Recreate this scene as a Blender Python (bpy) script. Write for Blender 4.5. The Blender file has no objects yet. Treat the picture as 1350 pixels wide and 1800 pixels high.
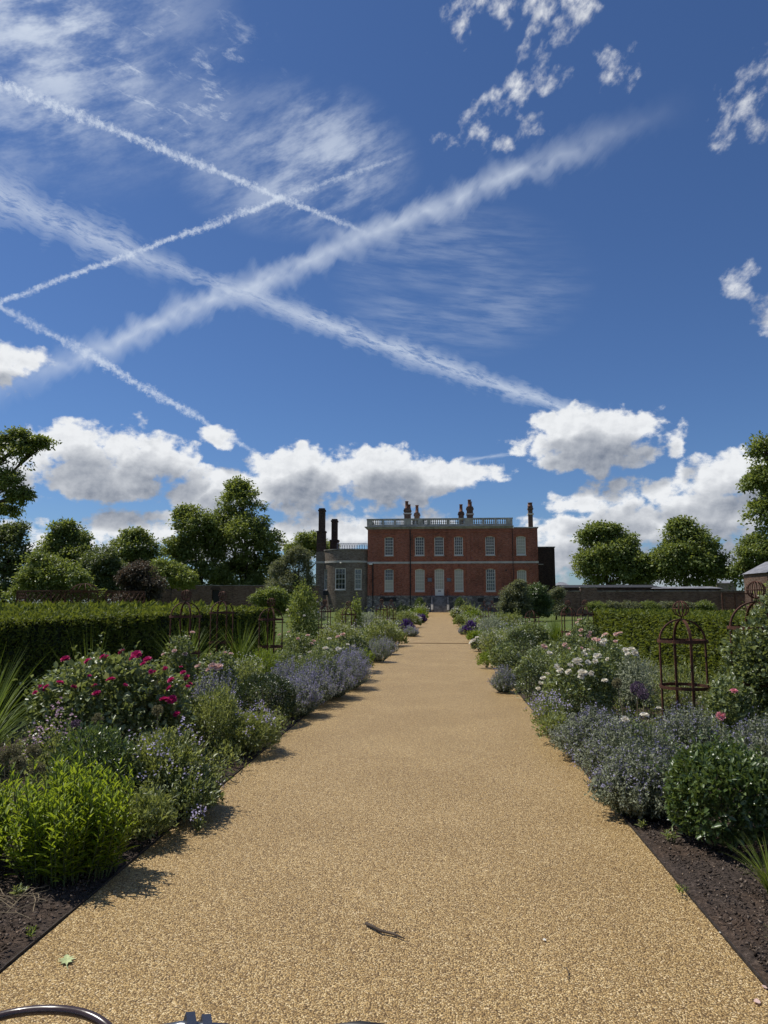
import bpy, math, random
import numpy as np
from mathutils import Vector, Matrix

random.seed(7)
RNG = np.random.default_rng(11)
SC = bpy.context.scene
COL = SC.collection
R = math.radians

# ------------------------------------------------------------------ camera
EYE = 1.5                       # camera height above the path
FPX = 1250.0                    # focal length in pixels of the 1350 x 1800 photograph
PITCH = math.atan(157.0 / FPX)
YAW = math.atan(100.0 * math.cos(PITCH) / FPX)
cam_data = bpy.data.cameras.new('camera')
cam_data.sensor_fit = 'VERTICAL'
cam_data.sensor_height = 24.0
cam_data.lens = 24.0 * FPX / 1800.0
cam_data.clip_start = 0.05
cam_data.clip_end = 3000.0
cam = bpy.data.objects.new('camera', cam_data)
COL.objects.link(cam)
cam.location = (0, 0, EYE)
cam.rotation_euler = (math.pi / 2 + PITCH, 0, YAW)
SC.camera = cam
CAM_M = cam.rotation_euler.to_matrix()


def ray(px, py):
    "world direction of a photograph pixel (used for measuring the place only)"
    return (CAM_M @ Vector(((px - 675.0) / FPX, (900.0 - py) / FPX, -1.0))).normalized()


def P(px, py, Y):
    "world point seen at that pixel at the distance Y along the path"
    d = ray(px, py)
    return Vector((d.x / d.y * Y, Y, EYE + d.z / d.y * Y))


def G(px, py, z=0.0):
    "world point seen at that pixel on the level z"
    d = ray(px, py)
    t = (z - EYE) / d.z
    return Vector((d.x * t, d.y * t, z))


# ------------------------------------------------------------------ light and exposure
SUN_EL, SUN_AZ = 59.0, -72.0     # degrees; azimuth measured from the path direction, negative = left
vs = SC.view_settings
vs.view_transform = 'Standard'
vs.look = 'None'
vs.exposure = 0.0
vs.gamma = 1.0
vs.use_curve_mapping = False

sun_data = bpy.data.lights.new('sun', 'SUN')
sun_data.energy = 4.6
sun_data.angle = R(0.53)
sun_data.color = (1.0, 0.95, 0.86)
sun = bpy.data.objects.new('sun', sun_data)
COL.objects.link(sun)
to_sun = Vector((math.sin(R(SUN_AZ)) * math.cos(R(SUN_EL)), math.cos(R(SUN_AZ)) * math.cos(R(SUN_EL)), math.sin(R(SUN_EL))))
sun.rotation_euler = to_sun.to_track_quat('Z', 'Y').to_euler()
sun.location = (-20, 20, 40)


# ------------------------------------------------------------------ node helper
class NT:
    "writes node trees as expressions"
    def __init__(self, tree):
        self.t = tree

    def node(self, kind, **kw):
        n = self.t.nodes.new(kind)
        for k, v in kw.items():
            setattr(n, k, v)
        return n

    def put(self, sock, v):
        if v is None:
            return
        if hasattr(v, 'is_linked') or isinstance(v, bpy.types.NodeSocket):
            self.t.links.new(v, sock)
        else:
            if sock.type == 'RGBA' and len(v) == 3:
                v = (*v, 1.0)
            sock.default_value = v

    def m(self, op, a, b=None, c=None, clamp=False):
        n = self.node('ShaderNodeMath', operation=op, use_clamp=clamp)
        for i, v in enumerate((a, b, c)):
            self.put(n.inputs[i], v)
        return n.outputs[0]

    def v(self, op, a, b=None, scale=None):
        n = self.node('ShaderNodeVectorMath', operation=op)
        self.put(n.inputs[0], a)
        if b is not None:
            self.put(n.inputs[1], b)
        if scale is not None:
            self.put(n.inputs['Scale'], scale)
        return n.outputs['Value'] if op in ('DOT_PRODUCT', 'LENGTH', 'DISTANCE') else n.outputs['Vector']

    def xyz(self, x, y=0.0, z=0.0):
        n = self.node('ShaderNodeCombineXYZ')
        for i, v in enumerate((x, y, z)):
            self.put(n.inputs[i], v)
        return n.outputs[0]

    def sep(self, v):
        n = self.node('ShaderNodeSeparateXYZ')
        self.put(n.inputs[0], v)
        return n.outputs

    def ss(self, x, a, b, lo=0.0, hi=1.0):
        n = self.node('ShaderNodeMapRange', interpolation_type='SMOOTHSTEP')
        for i, v in enumerate((x, a, b, lo, hi)):
            self.put(n.inputs[i], v)
        return n.outputs[0]

    def lin(self, x, a, b, lo=0.0, hi=1.0):
        n = self.node('ShaderNodeMapRange', interpolation_type='LINEAR')
        for i, v in enumerate((x, a, b, lo, hi)):
            self.put(n.inputs[i], v)
        return n.outputs[0]

    def noise(self, vec, scale, detail=4.0, rough=0.55, dist=0.0, lac=2.0, color=False, dim='3D'):
        n = self.node('ShaderNodeTexNoise', noise_dimensions=dim)
        self.put(n.inputs['Vector'], vec)
        n.inputs['Scale'].default_value = scale
        n.inputs['Detail'].default_value = detail
        n.inputs['Roughness'].default_value = rough
        n.inputs['Lacunarity'].default_value = lac
        n.inputs['Distortion'].default_value = dist
        return n.outputs['Color' if color else 'Fac']

    def voronoi(self, vec, scale, feature='F1', out='Distance', rnd=1.0, dim='3D'):
        n = self.node('ShaderNodeTexVoronoi', feature=feature, voronoi_dimensions=dim)
        self.put(n.inputs['Vector'], vec)
        n.inputs['Scale'].default_value = scale
        n.inputs['Randomness'].default_value = rnd
        return n.outputs[out]

    def mix(self, f, a, b, mode='MIX'):
        n = self.node('ShaderNodeMix', data_type='RGBA', blend_type=mode, clamp_factor=True)
        self.put(n.inputs[0], f)
        self.put(n.inputs[6], a)
        self.put(n.inputs[7], b)
        return n.outputs[2]

    def ramp(self, f, stops, interp='LINEAR'):
        n = self.node('ShaderNodeValToRGB')
        cr = n.color_ramp
        cr.interpolation = interp
        while len(cr.elements) < len(stops):
            cr.elements.new(0.5)
        for e, (p, c) in zip(cr.elements, stops):
            e.position = p
            e.color = (*c, 1.0) if len(c) == 3 else c
        self.put(n.inputs[0], f)
        return n.outputs[0]


# ------------------------------------------------------------------ sky: Nishita air, cloud and vapour trails by direction
def azel(px, py):
    d = ray(px, py)
    return math.degrees(math.atan2(d.x, d.y)), math.degrees(math.asin(d.z))


def make_world():
    w = bpy.data.worlds.new('World')
    SC.world = w
    w.use_nodes = True
    w.cycles.sampling_method = 'MANUAL'
    w.cycles.sample_map_resolution = 256
    t = w.node_tree
    t.nodes.clear()
    n = NT(t)
    out = n.node('ShaderNodeOutputWorld')
    bg = n.node('ShaderNodeBackground')
    bg.inputs['Strength'].default_value = 0.1
    t.links.new(bg.outputs[0], out.inputs[0])
    sky = n.node('ShaderNodeTexSky', sky_type='NISHITA')
    sky.sun_disc = False
    sky.sun_elevation = R(SUN_EL)
    sky.sun_rotation = R(SUN_AZ)
    sky.altitude = 50
    sky.air_density = 1.0
    sky.dust_density = 0.25
    sky.ozone_density = 3.0
    D = n.node('ShaderNodeTexCoord').outputs['Generated']
    dx, dy, dz = n.sep(D)
    az = n.m('MULTIPLY', n.m('ARCTAN2', dx, dy), 57.29578)
    el = n.m('MULTIPLY', n.m('ARCSINE', dz), 57.29578)
    p = n.xyz(az, el, 0.0)

    # ---- cumulus density as a group so that it can be read twice (here and a little towards the sun)
    g = bpy.data.node_groups.new('cumulus_density', 'ShaderNodeTree')
    g.interface.new_socket('p', in_out='INPUT', socket_type='NodeSocketVector')
    g.interface.new_socket('d', in_out='OUTPUT', socket_type='NodeSocketFloat')
    g.interface.new_socket('low', in_out='OUTPUT', socket_type='NodeSocketFloat')
    q = NT(g)
    gi = q.node('NodeGroupInput')
    go = q.node('NodeGroupOutput')
    gp = gi.outputs[0]
    warp = q.v('SCALE', q.v('SUBTRACT', q.noise(gp, 0.28, 2, 0.5, color=True, dim='2D'), (0.5, 0.5, 0.5)), scale=2.4)
    warp = q.v('MULTIPLY', warp, (1, 0.5, 0))
    pw = q.v('ADD', gp, warp)
    # (x0, y0, x1, y1 in photograph pixels, weight): extent of every cloud
    big = [
        (30, 738, 250, 870, 1.0), (150, 752, 352, 868, .95), (60, 800, 300, 884, .95), (-160, 770, 90, 880, .9), (290, 790, 350, 830, .5),
        (285, 812, 480, 905, .95), (430, 783, 640, 900, 1.0), (560, 785, 770, 895, 1.0), (690, 800, 885, 866, .9),
        (140, 893, 330, 970, .85), (300, 905, 480, 990, .8), (460, 900, 680, 975, .8), (620, 900, 830, 955, .42),
        (895, 720, 1165, 812, 1.05), (935, 768, 1150, 834, .95),
        (1180, 785, 1480, 880, 1.0), (1050, 835, 1280, 880, .7), (960, 850, 1150, 905, .8), (1100, 850, 1420, 940, .9), (925, 890, 1330, 960, .85), (900, 930, 1150, 1020, .7), (1050, 950, 1400, 1050, .8),
        (-250, 890, 60, 960, .6), (40, 940, 260, 1000, .6),
    ]
    small = [
        (785, -50, 850, 70, .45), (835, -30, 910, 60, .55), (890, -40, 960, 40, .5), (925, 0, 1000, 85, .6), (960, -50, 1040, 40, .55),
        (900, 70, 950, 110, .35), (925, 100, 1000, 160, .62), (885, 125, 955, 185, .62), (840, 155, 915, 215, .65), (800, 185, 870, 240, .62), (775, 225, 850, 265, .45), (830, 225, 905, 268, .42),
        (895, 195, 960, 245, .3), (1040, 75, 1125, 165, .55), (1275, 120, 1400, 250, .42), (1240, 235, 1290, 275, .25),
        (1270, 460, 1345, 495, .55), (1270, 485, 1325, 522, .5), (1320, 505, 1400, 585, .5),
        (-80, 600, 85, 685, .75), (338, 750, 420, 783, .55), (1165, 760, 1200, 800, .3),
    ]
    F = None
    for (x0, y0, x1, y1, wt) in big + small:
        c = azel((x0 + x1) / 2, (y0 + y1) / 2)
        a0 = azel(x0, (y0 + y1) / 2)[0]
        a1 = azel(x1, (y0 + y1) / 2)[0]
        e0 = azel((x0 + x1) / 2, y1)[1]
        e1 = azel((x0 + x1) / 2, y0)[1]
        rx, ry = abs(a1 - a0) / 2, abs(e1 - e0) / 2
        ma = q.node('ShaderNodeVectorMath', operation='MULTIPLY_ADD')
        q.put(ma.inputs[0], pw)
        ma.inputs[1].default_value = (1 / rx, 1 / ry, 0)
        ma.inputs[2].default_value = (-c[0] / rx, -c[1] / ry, 0)
        s = ma.outputs[0]
        b = q.m('MULTIPLY_ADD', q.v('DOT_PRODUCT', s, s), -wt, wt)
        F = b if F is None else q.m('MAXIMUM', F, b)
    # the rest of the sky all around carries the same low cloud
    sx, sy, sz = q.sep(gp)
    away = q.ss(q.m('ABSOLUTE', sx), 36.0, 50.0)
    band = q.m('MULTIPLY', q.ss(sy, 0.5, 4.0), q.ss(sy, 12.0, 22.0, 1.0, 0.0))
    gen = q.m('MULTIPLY', q.m('SUBTRACT', q.noise(gp, 0.07, 1, 0.5, dim='2D'), 0.42), 5.0)
    gen = q.m('SUBTRACT', q.m('MULTIPLY', q.m('MULTIPLY', q.m('ADD', gen, 1.0), away), band), 1.0)
    F = q.m('MAXIMUM', F, gen)
    F = q.m('MAXIMUM', F, -1.5)
    low = q.m('MULTIPLY_ADD', q.m('SUBTRACT', q.noise(q.v('MULTIPLY', gp, (0.8, 1.25, 1)), 0.24, 1, 0.5, dim='2D'), 0.46), 1.2, F)
    n1 = q.noise(q.v('MULTIPLY', gp, (0.85, 1.2, 1)), 0.60, 6, 0.60, dim='2D')
    n2 = q.m('SUBTRACT', 0.5, q.voronoi(pw, 0.62, 'F1', dim='2D'))
    n3 = q.m('SUBTRACT', 0.45, q.voronoi(q.v('ADD', gp, q.v('SCALE', warp, scale=0.6)), 1.5, 'F1', dim='2D'))
    d = q.m('ADD', q.m('MULTIPLY_ADD', q.m('SUBTRACT', n1, 0.5), 2.0, low), q.m('MULTIPLY_ADD', n2, 0.50, q.m('MULTIPLY_ADD', n3, 0.30, 0.16)))
    g.links.new(d, go.inputs[0])
    g.links.new(low, go.inputs[1])

    def dens(vec):
        k = n.node('ShaderNodeGroup')
        k.node_tree = g
        n.put(k.inputs[0], vec)
        return k.outputs
    def rot(vec, deg, sx_, sy_):
        c_, s_ = math.cos(R(deg)), math.sin(R(deg))
        return n.xyz(n.m('MULTIPLY', n.v('DOT_PRODUCT', vec, (c_, s_, 0)), sx_), n.m('MULTIPLY', n.v('DOT_PRODUCT', vec, (-s_, c_, 0)), sy_), 0.0)
    high = n.ss(el, 16.0, 24.0)
    d0 = dens(p)[0]
    d2, low2 = dens(n.v('ADD', p, (-0.9, 2.0, 0)))
    # finer billows: relief towards the sun, and torn edges on the high scraps
    f0 = n.noise(n.v('MULTIPLY', p, (0.9, 1.1, 1)), 1.0, 4, 0.58, dim='2D')
    f1 = n.noise(n.v('MULTIPLY', n.v('ADD', p, (-0.22, 0.40, 0)), (0.9, 1.1, 1)), 1.0, 4, 0.58, dim='2D')
    emboss = n.m('SUBTRACT', f0, f1)
    torn = n.noise(rot(p, 35, 0.5, 1.0), 0.85, 5, 0.62, dim='2D')
    d0 = n.m('ADD', d0, n.m('MULTIPLY', n.m('SUBTRACT', f0, 0.5), 0.40))
    d0 = n.m('ADD', d0, n.m('MULTIPLY', high, n.m('MULTIPLY_ADD', torn, 2.2, -1.42)))
    alpha = n.ss(d0, n.m('MULTIPLY_ADD', high, -0.12, 0.02), n.m('MULTIPLY_ADD', high, 1.0, 0.66))
    alpha = n.m('MULTIPLY', alpha, n.ss(el, 0.2, 2.0))
    # light lost on the way through the cloud towards the sun
    depth = n.m('ADD', n.m('MULTIPLY', n.m('MAXIMUM', low2, 0.0), 1.35), n.m('MULTIPLY', n.m('MAXIMUM', d2, 0.0), 0.55))
    depth = n.m('MULTIPLY', n.m('ADD', depth, n.m('MULTIPLY', n.m('MAXIMUM', d0, 0.0), 0.18)), n.m('SUBTRACT', 1.0, n.m('MULTIPLY', high, 0.75)))
    lit = n.m('POWER', 2.718, n.m('MULTIPLY', n.m('MAXIMUM', n.m('SUBTRACT', depth, 0.12), 0.0), -0.78))
    lit = n.m('ADD', lit, n.m('MULTIPLY', emboss, 0.40), clamp=True)
    cum = n.mix(lit, (2.0, 2.35, 3.05, 1), (8.5, 8.7, 8.95, 1))

    # ---- thin high cloud: read on a flat layer high above
    inv = n.m('DIVIDE', 1.0, n.m('ADD', n.m('MAXIMUM', dz, 0.0), 0.06))
    lay = n.v('SCALE', D, scale=inv)
    lay = n.v('MULTIPLY', lay, (1, 1, 0))

    def patch(x0, y0, x1, y1, soft=1.0):
        c = azel((x0 + x1) / 2, (y0 + y1) / 2)
        rx = abs(azel(x1, (y0 + y1) / 2)[0] - azel(x0, (y0 + y1) / 2)[0]) / 2
        ry = abs(azel((x0 + x1) / 2, y1)[1] - azel((x0 + x1) / 2, y0)[1]) / 2
        s = n.v('MULTIPLY', n.v('SUBTRACT', p, (c[0], c[1], 0)), (1 / rx, 1 / ry, 0))
        return n.ss(n.v('DOT_PRODUCT', s, s), 1.0, 1.0 - soft, 0.0, 1.0)

    wl = n.v('ADD', lay, n.v('SCALE', n.v('SUBTRACT', n.noise(lay, 2.2, 2, 0.5, color=True, dim='2D'), (0.5, 0.5, 0.5)), scale=0.12))
    streak = n.noise(rot(p, 22, 0.10, 0.30), 1.4, 5, 0.66, dim='2D')
    soft = n.noise(wl, 1.9, 3, 0.6, dim='2D')
    wisps = n.m('MULTIPLY', n.ss(streak, 0.36, 0.74), n.ss(soft, 0.28, 0.66))
    m1 = n.m('ADD', patch(-620, -430, 560, 420), n.m('MULTIPLY', patch(250, 120, 760, 440), 0.75), clamp=True)
    cirrus = n.m('MULTIPLY', n.m('ADD', n.m('MULTIPLY', wisps, 0.55), n.m('MULTIPLY', n.ss(streak, 0.22, 0.75), 0.30)), m1)
    # small bright hooked wisps
    hook = n.noise(rot(wl, 40, 7.0, 13.0), 1.6, 5, 0.66, dim='2D')
    cirrus = n.m('ADD', cirrus, n.m('MULTIPLY', n.m('MULTIPLY', n.ss(hook, 0.56, 0.80), 0.55), patch(60, -60, 540, 300)))
    veil = n.noise(n.v('ADD', rot(p, -7, 0.05, 0.50), n.v('SCALE', wl, scale=0.35)), 3.0, 5, 0.62, dim='2D')
    m2 = n.m('MULTIPLY', patch(560, 350, 1060, 650), n.ss(soft, 0.22, 0.6))
    cirrus = n.m('ADD', cirrus, n.m('MULTIPLY', n.m('MULTIPLY', n.ss(veil, 0.25, 0.8), 0.28), m2))
    # far from view: the same thin cloud in places
    m3 = n.m('MULTIPLY', n.ss(n.m('ABSOLUTE', az), 40.0, 60.0), n.ss(el, 15.0, 25.0))
    cirrus = n.m('ADD', cirrus, n.m('MULTIPLY', n.m('MULTIPLY', wisps, 0.5), m3), clamp=True)

    # ---- vapour trails: straight lines in the sky between two directions
    def trail(a, b, w0, w1, strength, fuzz, kind, t0=0.06, t1=0.06, bow=0.0):
        da, db = ray(*a), ray(*b)
        nn_ = da.cross(db).normalized()
        if nn_.z < 0:
            nn_ = -nn_
        e = (db - da * db.dot(da)).normalized()
        L = math.acos(max(-1, min(1, da.dot(db))))
        s = n.m('MULTIPLY', n.v('DOT_PRODUCT', D, tuple(nn_)), 57.29578)
        tt = n.m('DIVIDE', n.m('ARCTAN2', n.v('DOT_PRODUCT', D, tuple(e)), n.v('DOT_PRODUCT', D, tuple(da))), L)
        seed = 10.0 * abs(a[0] * .013 + b[1] * .007)
        tc = n.m('MULTIPLY', tt, L * 57.3)
        if bow:
            s = n.m('ADD', s, n.m('MULTIPLY', n.m('MULTIPLY', tt, n.m('SUBTRACT', 1.0, tt)), bow))
        big_w = n.m('MULTIPLY', n.m('SUBTRACT', n.noise(n.xyz(tc, seed, 0), 0.35, 2, 0.5, dim='2D'), 0.5), fuzz * 1.6)
        s = n.m('ADD', s, big_w)
        wd = n.m('MULTIPLY', n.lin(tt, 0.0, 1.0, w0, w1), n.lin(n.noise(n.xyz(tc, seed + 5.0, 0), 0.55, 2, 0.6, dim='2D'), 0.3, 0.7, 0.7, 1.3))
        if kind == 'broad':
            # feathered filaments across the line
            fil = n.noise(n.xyz(n.m('ADD', n.m('MULTIPLY', tc, 0.8), n.m('MULTIPLY', s, -1.0)), n.m('ADD', n.m('MULTIPLY', s, 0.7), seed), 0), 0.85, 6, 0.68, dim='2D')
            blot = n.noise(n.xyz(tc, n.m('ADD', s, seed), 0), 0.45, 2, 0.6, dim='2D')
            fil = n.m('ADD', n.m('MULTIPLY', fil, 0.55), n.m('MULTIPLY', blot, 0.45))
            edge = n.m('ADD', n.m('ABSOLUTE', s), n.m('MULTIPLY', n.m('SUBTRACT', fil, 0.5), n.m('MULTIPLY', wd, 1.9)))
            prof = n.ss(edge, n.m('MULTIPLY', wd, 1.1), n.m('MULTIPLY', wd, -0.2), 0.0, 1.0)
            prof = n.m('MULTIPLY', n.m('MULTIPLY', prof, n.lin(fil, 0.32, 0.68, 0.35, 1.0)), n.lin(blot, 0.3, 0.65, 0.6, 1.0))
        elif kind == 'veil':
            fil = n.noise(n.xyz(n.m('MULTIPLY', tc, 0.45), n.m('ADD', n.m('MULTIPLY', s, 1.6), seed), 0), 0.9, 5, 0.68, dim='2D')
            edge = n.m('ADD', n.m('ABSOLUTE', s), n.m('MULTIPLY', n.m('SUBTRACT', fil, 0.5), n.m('MULTIPLY', wd, 2.0)))
            prof = n.m('MULTIPLY', n.ss(edge, wd, 0.0, 0.0, 1.0), n.ss(fil, 0.28, 0.66, 0.1, 1.0))
        else:
            lump = n.noise(n.xyz(tc, n.m('ADD', s, seed), 0), 2.6, 5, 0.70, dim='2D')
            edge = n.m('ADD', n.m('ABSOLUTE', s), n.m('MULTIPLY', n.m('SUBTRACT', lump, 0.5), n.m('MULTIPLY', wd, 2.2)))
            prof = n.m('MULTIPLY', n.ss(edge, n.m('MULTIPLY', wd, 1.1), n.m('MULTIPLY', wd, -0.1), 0.0, 1.0), n.ss(lump, 0.2, 0.75, 1.0, 0.45))
        rng = n.m('MULTIPLY', n.ss(tt, 0.0, t0), n.ss(tt, 1.0 - t1, 1.0, 1.0, 0.0))
        return n.m('MULTIPLY', n.m('MULTIPLY', prof, rng), strength)

    trails = [
        trail((-700, -140), (680, 424), .62, .20, .72, .10, 'thin', t1=.12),
        trail((-8, 534), (500, 347), .22, .34, .70, .28, 'thin', .02, .02, 0.0),
        trail((480, 355), (742, 262), .30, .16, .42, .15, 'thin', .05, .35),
        trail((-60, 507), (200, 647), .26, .50, .55, .14, 'thin', .1, .1),
        trail((150, 620), (470, 806), .50, .22, .66, .30, 'thin', .1, .18),
        trail((-140, 745), (1245, 165), 1.25, 1.3, 1.0, .5, 'broad', .26, .28),
        trail((-420, 150), (300, 478), 2.9, 1.6, .62, .5, 'veil', .1, .15),
        trail((180, 430), (560, 560), 1.0, 1.0, .50, .4, 'veil', .2, .2),
        trail((430, 520), (1080, 748), 1.3, 1.0, .75, .3, 'veil', .2, .12),
        trail((790, 812), (930, 794), .30, .25, .45, .1, 'veil', .2, .2),
    ]
    acc = cirrus
    for k in trails:   # combine as coverages
        acc = n.m('SUBTRACT', n.m('ADD', acc, k), n.m('MULTIPLY', acc, k))
    base = n.mix(1.0, sky.outputs[0], (0.49, 0.64, 0.87, 1), 'MULTIPLY')
    c = n.mix(acc, base, (7.2, 7.9, 8.9, 1))
    c = n.mix(alpha, c, cum)
    # below the horizon: plain dim ground light
    t.links.new(c, bg.inputs['Color'])


make_world()


# ================================================================== helpers: meshes, objects, materials
class MB:
    "collects vertices and faces of ONE mesh"
    def __init__(self):
        self.v, self.f = [], []

    def add(self, vs_, fs):
        o = len(self.v)
        self.v += [tuple(x) for x in vs_]
        self.f += [tuple(i + o for i in f) for f in fs]
        return self

    def box(self, x0, x1, y0, y1, z0, z1):
        return self.add([(x0, y0, z0), (x1, y0, z0), (x1, y1, z0), (x0, y1, z0), (x0, y0, z1), (x1, y0, z1), (x1, y1, z1), (x0, y1, z1)],
                        [(0, 3, 2, 1), (4, 5, 6, 7), (0, 1, 5, 4), (1, 2, 6, 5), (2, 3, 7, 6), (3, 0, 4, 7)])

    def cbox(self, cx, cy, z0, z1, sx, sy):
        return self.box(cx - sx / 2, cx + sx / 2, cy - sy / 2, cy + sy / 2, z0, z1)

    def bar(self, a, b, w, t, up=(0, 0, 1)):
        "flat bar of width w and thickness t between two points"
        a, b = Vector(a), Vector(b)
        d = (b - a).normalized()
        u = Vector(up)
        s = d.cross(u)
        if s.length < 1e-4:
            s = d.cross(Vector((1, 0, 0)))
        s.normalize()
        k = s.cross(d)
        vs_ = [p + s * (i * w / 2) + k * (j * t / 2) for p in (a, b) for (i, j) in ((-1, -1), (1, -1), (1, 1), (-1, 1))]
        return self.add(vs_, [(0, 1, 2, 3), (7, 6, 5, 4), (0, 4, 5, 1), (1, 5, 6, 2), (2, 6, 7, 3), (3, 7, 4, 0)])

    def tube(self, pts, rad, n=6, cap=True):
        pts = [Vector(p) for p in pts]
        rad = [rad] * len(pts) if not hasattr(rad, '__len__') else list(rad)
        o = len(self.v)
        ref = Vector((0.31, 0.17, 0.93)).normalized()
        d0 = (pts[-1] - pts[0]).normalized() if (pts[-1] - pts[0]).length > 1e-6 else Vector((1, 0, 0))
        if abs(d0.dot(ref)) > 0.9:
            ref = Vector((0.9, 0.2, 0.1)).normalized()
        s = None
        for i, p in enumerate(pts):
            d = (pts[min(i + 1, len(pts) - 1)] - pts[max(i - 1, 0)])
            d = d.normalized() if d.length > 1e-9 else d0
            if s is None:
                s = d.cross(ref).normalized()
            else:
                s = (s - d * s.dot(d))
                s = s.normalized() if s.length > 1e-6 else d.cross(ref).normalized()
            k = d.cross(s)
            for j in range(n):
                a = 2 * math.pi * j / n
                self.v.append(tuple(p + (s * math.cos(a) + k * math.sin(a)) * rad[i]))
        for i in range(len(pts) - 1):
            for j in range(n):
                self.f.append((o + i * n + j, o + i * n + (j + 1) % n, o + (i + 1) * n + (j + 1) % n, o + (i + 1) * n + j))
        if cap:
            self.f.append(tuple(o + j for j in reversed(range(n))))
            self.f.append(tuple(o + (len(pts) - 1) * n + j for j in range(n)))
        return self

    def lathe(self, prof, n=12, c=(0, 0)):
        "profile of (radius, z) turned about a vertical axis"
        o = len(self.v)
        for (r, z) in prof:
            for j in range(n):
                a = 2 * math.pi * j / n
                self.v.append((c[0] + r * math.cos(a), c[1] + r * math.sin(a), z))
        for i in range(len(prof) - 1):
            for j in range(n):
                self.f.append((o + i * n + j, o + i * n + (j + 1) % n, o + (i + 1) * n + (j + 1) % n, o + (i + 1) * n + j))
        self.f.append(tuple(o + j for j in reversed(range(n))))
        self.f.append(tuple(o + (len(prof) - 1) * n + j for j in range(n)))
        return self

    def band(self, r, z0, z1, t, n=24):
        "flat ring band standing on edge"
        o = len(self.v)
        for (rr, z) in ((r, z0), (r, z1), (r - t, z1), (r - t, z0)):
            for j in range(n):
                a = 2 * math.pi * j / n
                self.v.append((rr * math.cos(a), rr * math.sin(a), z))
        for i in range(4):
            for j in range(n):
                self.f.append((o + i * n + j, o + i * n + (j + 1) % n, o + ((i + 1) % 4) * n + (j + 1) % n, o + ((i + 1) % 4) * n + j))
        return self

    def mesh(self, name, mat=None, smooth=False):
        me = bpy.data.meshes.new(name)
        me.from_pydata(self.v, [], self.f)
        if mat:
            me.materials.append(mat)
        if smooth:
            me.polygons.foreach_set('use_smooth', [True] * len(me.polygons))
        me.update()
        return me

    def obj(self, name, mat, parent=None, loc=None, smooth=False, rz=0.0):
        return link(name, self.mesh(name, mat, smooth), parent, loc, rz)


def link(name, me, parent=None, loc=None, rz=0.0):
    o = bpy.data.objects.new(name, me)
    COL.objects.link(o)
    if parent:
        o.parent = parent
    if loc is not None:
        o.location = loc
    if rz:
        o.rotation_euler = (0, 0, rz)
    return o


def tag(o, label=None, cat=None, group=None, kind=None):
    if label:
        o['label'] = label
    if cat:
        o['category'] = cat
    if group:
        o['group'] = group
    if kind:
        o['kind'] = kind
    return o


def empty(name, loc, label, cat, group=None, rz=0.0):
    o = bpy.data.objects.new(name, None)
    o.empty_display_size = 0.2
    COL.objects.link(o)
    o.location = loc
    o.rotation_euler = (0, 0, rz)
    return tag(o, label, cat, group)


def copy_tree(o, parent=None):
    c = o.copy()
    COL.objects.link(c)
    c.parent = parent
    for ch in o.children:
        copy_tree(ch, c)
    return c


# ---- fast meshes of many triangles
def trimesh(name, V, F, mat):
    V = np.ascontiguousarray(V, dtype=np.float32)
    F = np.ascontiguousarray(F, dtype=np.int32)
    me = bpy.data.meshes.new(name)
    me.vertices.add(len(V))
    me.vertices.foreach_set('co', V.ravel())
    me.loops.add(len(F) * 3)
    me.loops.foreach_set('vertex_index', F.ravel())
    me.polygons.add(len(F))
    me.polygons.foreach_set('loop_start', np.arange(0, len(F) * 3, 3, dtype=np.int32))
    me.polygons.foreach_set('loop_total', np.full(len(F), 3, dtype=np.int32))
    me.materials.append(mat)
    me.update(calc_edges=True)
    return me


def unit(a):
    return a / np.maximum(np.linalg.norm(a, axis=1, keepdims=True), 1e-9)


def leaves(pos, D, N, L, W, fold=0.25, droop=0.12, mid=0.45, six=False):
    """leaf blades: pos base, D direction, N upper side, L length, W width.
    four corners folded along the midrib, or six for large leaves"""
    n = len(pos)
    D = unit(D)
    S = unit(np.cross(D, N))
    U = np.cross(S, D)
    L = np.broadcast_to(np.asarray(L, float), (n,))[:, None]
    W = np.broadcast_to(np.asarray(W, float), (n,))[:, None]
    tip = pos + D * L - U * L * droop
    if not six:
        m = pos + D * L * mid
        l = m + S * W * 0.5 + U * W * fold
        r = m - S * W * 0.5 + U * W * fold
        V = np.stack([pos, l, tip, r], 1).reshape(-1, 3)
        k = (np.arange(n) * 4)[:, None]
        F = np.concatenate([k + np.array([[0, 2, 1]]), k + np.array([[0, 3, 2]])], 1).reshape(-1, 3)
        return V, F
    m1 = pos + D * L * 0.28
    m2 = pos + D * L * 0.66 - U * L * droop * 0.4
    l1, r1 = m1 + S * W * 0.45 + U * W * fold, m1 - S * W * 0.45 + U * W * fold
    l2, r2 = m2 + S * W * 0.42 + U * W * fold, m2 - S * W * 0.42 + U * W * fold
    V = np.stack([pos, l1, l2, tip, r2, r1, m1, m2], 1).reshape(-1, 3)
    k = (np.arange(n) * 8)[:, None]
    tri = np.array([[0, 6, 1], [1, 6, 7], [1, 7, 2], [2, 7, 3], [0, 5, 6], [6, 5, 4], [6, 4, 7], [7, 4, 3]])
    F = np.concatenate([k + t[None, :] for t in tri], 1).reshape(-1, 3)
    return V, F


def join_tri(parts):
    Vs, Fs, o = [], [], 0
    for V, F in parts:
        Vs.append(V)
        Fs.append(F + o)
        o += len(V)
    return np.concatenate(Vs), np.concatenate(Fs)


def rnd_dirs(n, rng):
    return unit(rng.normal(size=(n, 3)))


# ------------------------------------------------------------------ materials
def material(name):
    m = bpy.data.materials.new(name)
    m.use_nodes = True
    m.node_tree.nodes.clear()
    n = NT(m.node_tree)
    out = n.node('ShaderNodeOutputMaterial')
    return m, n, out


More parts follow.
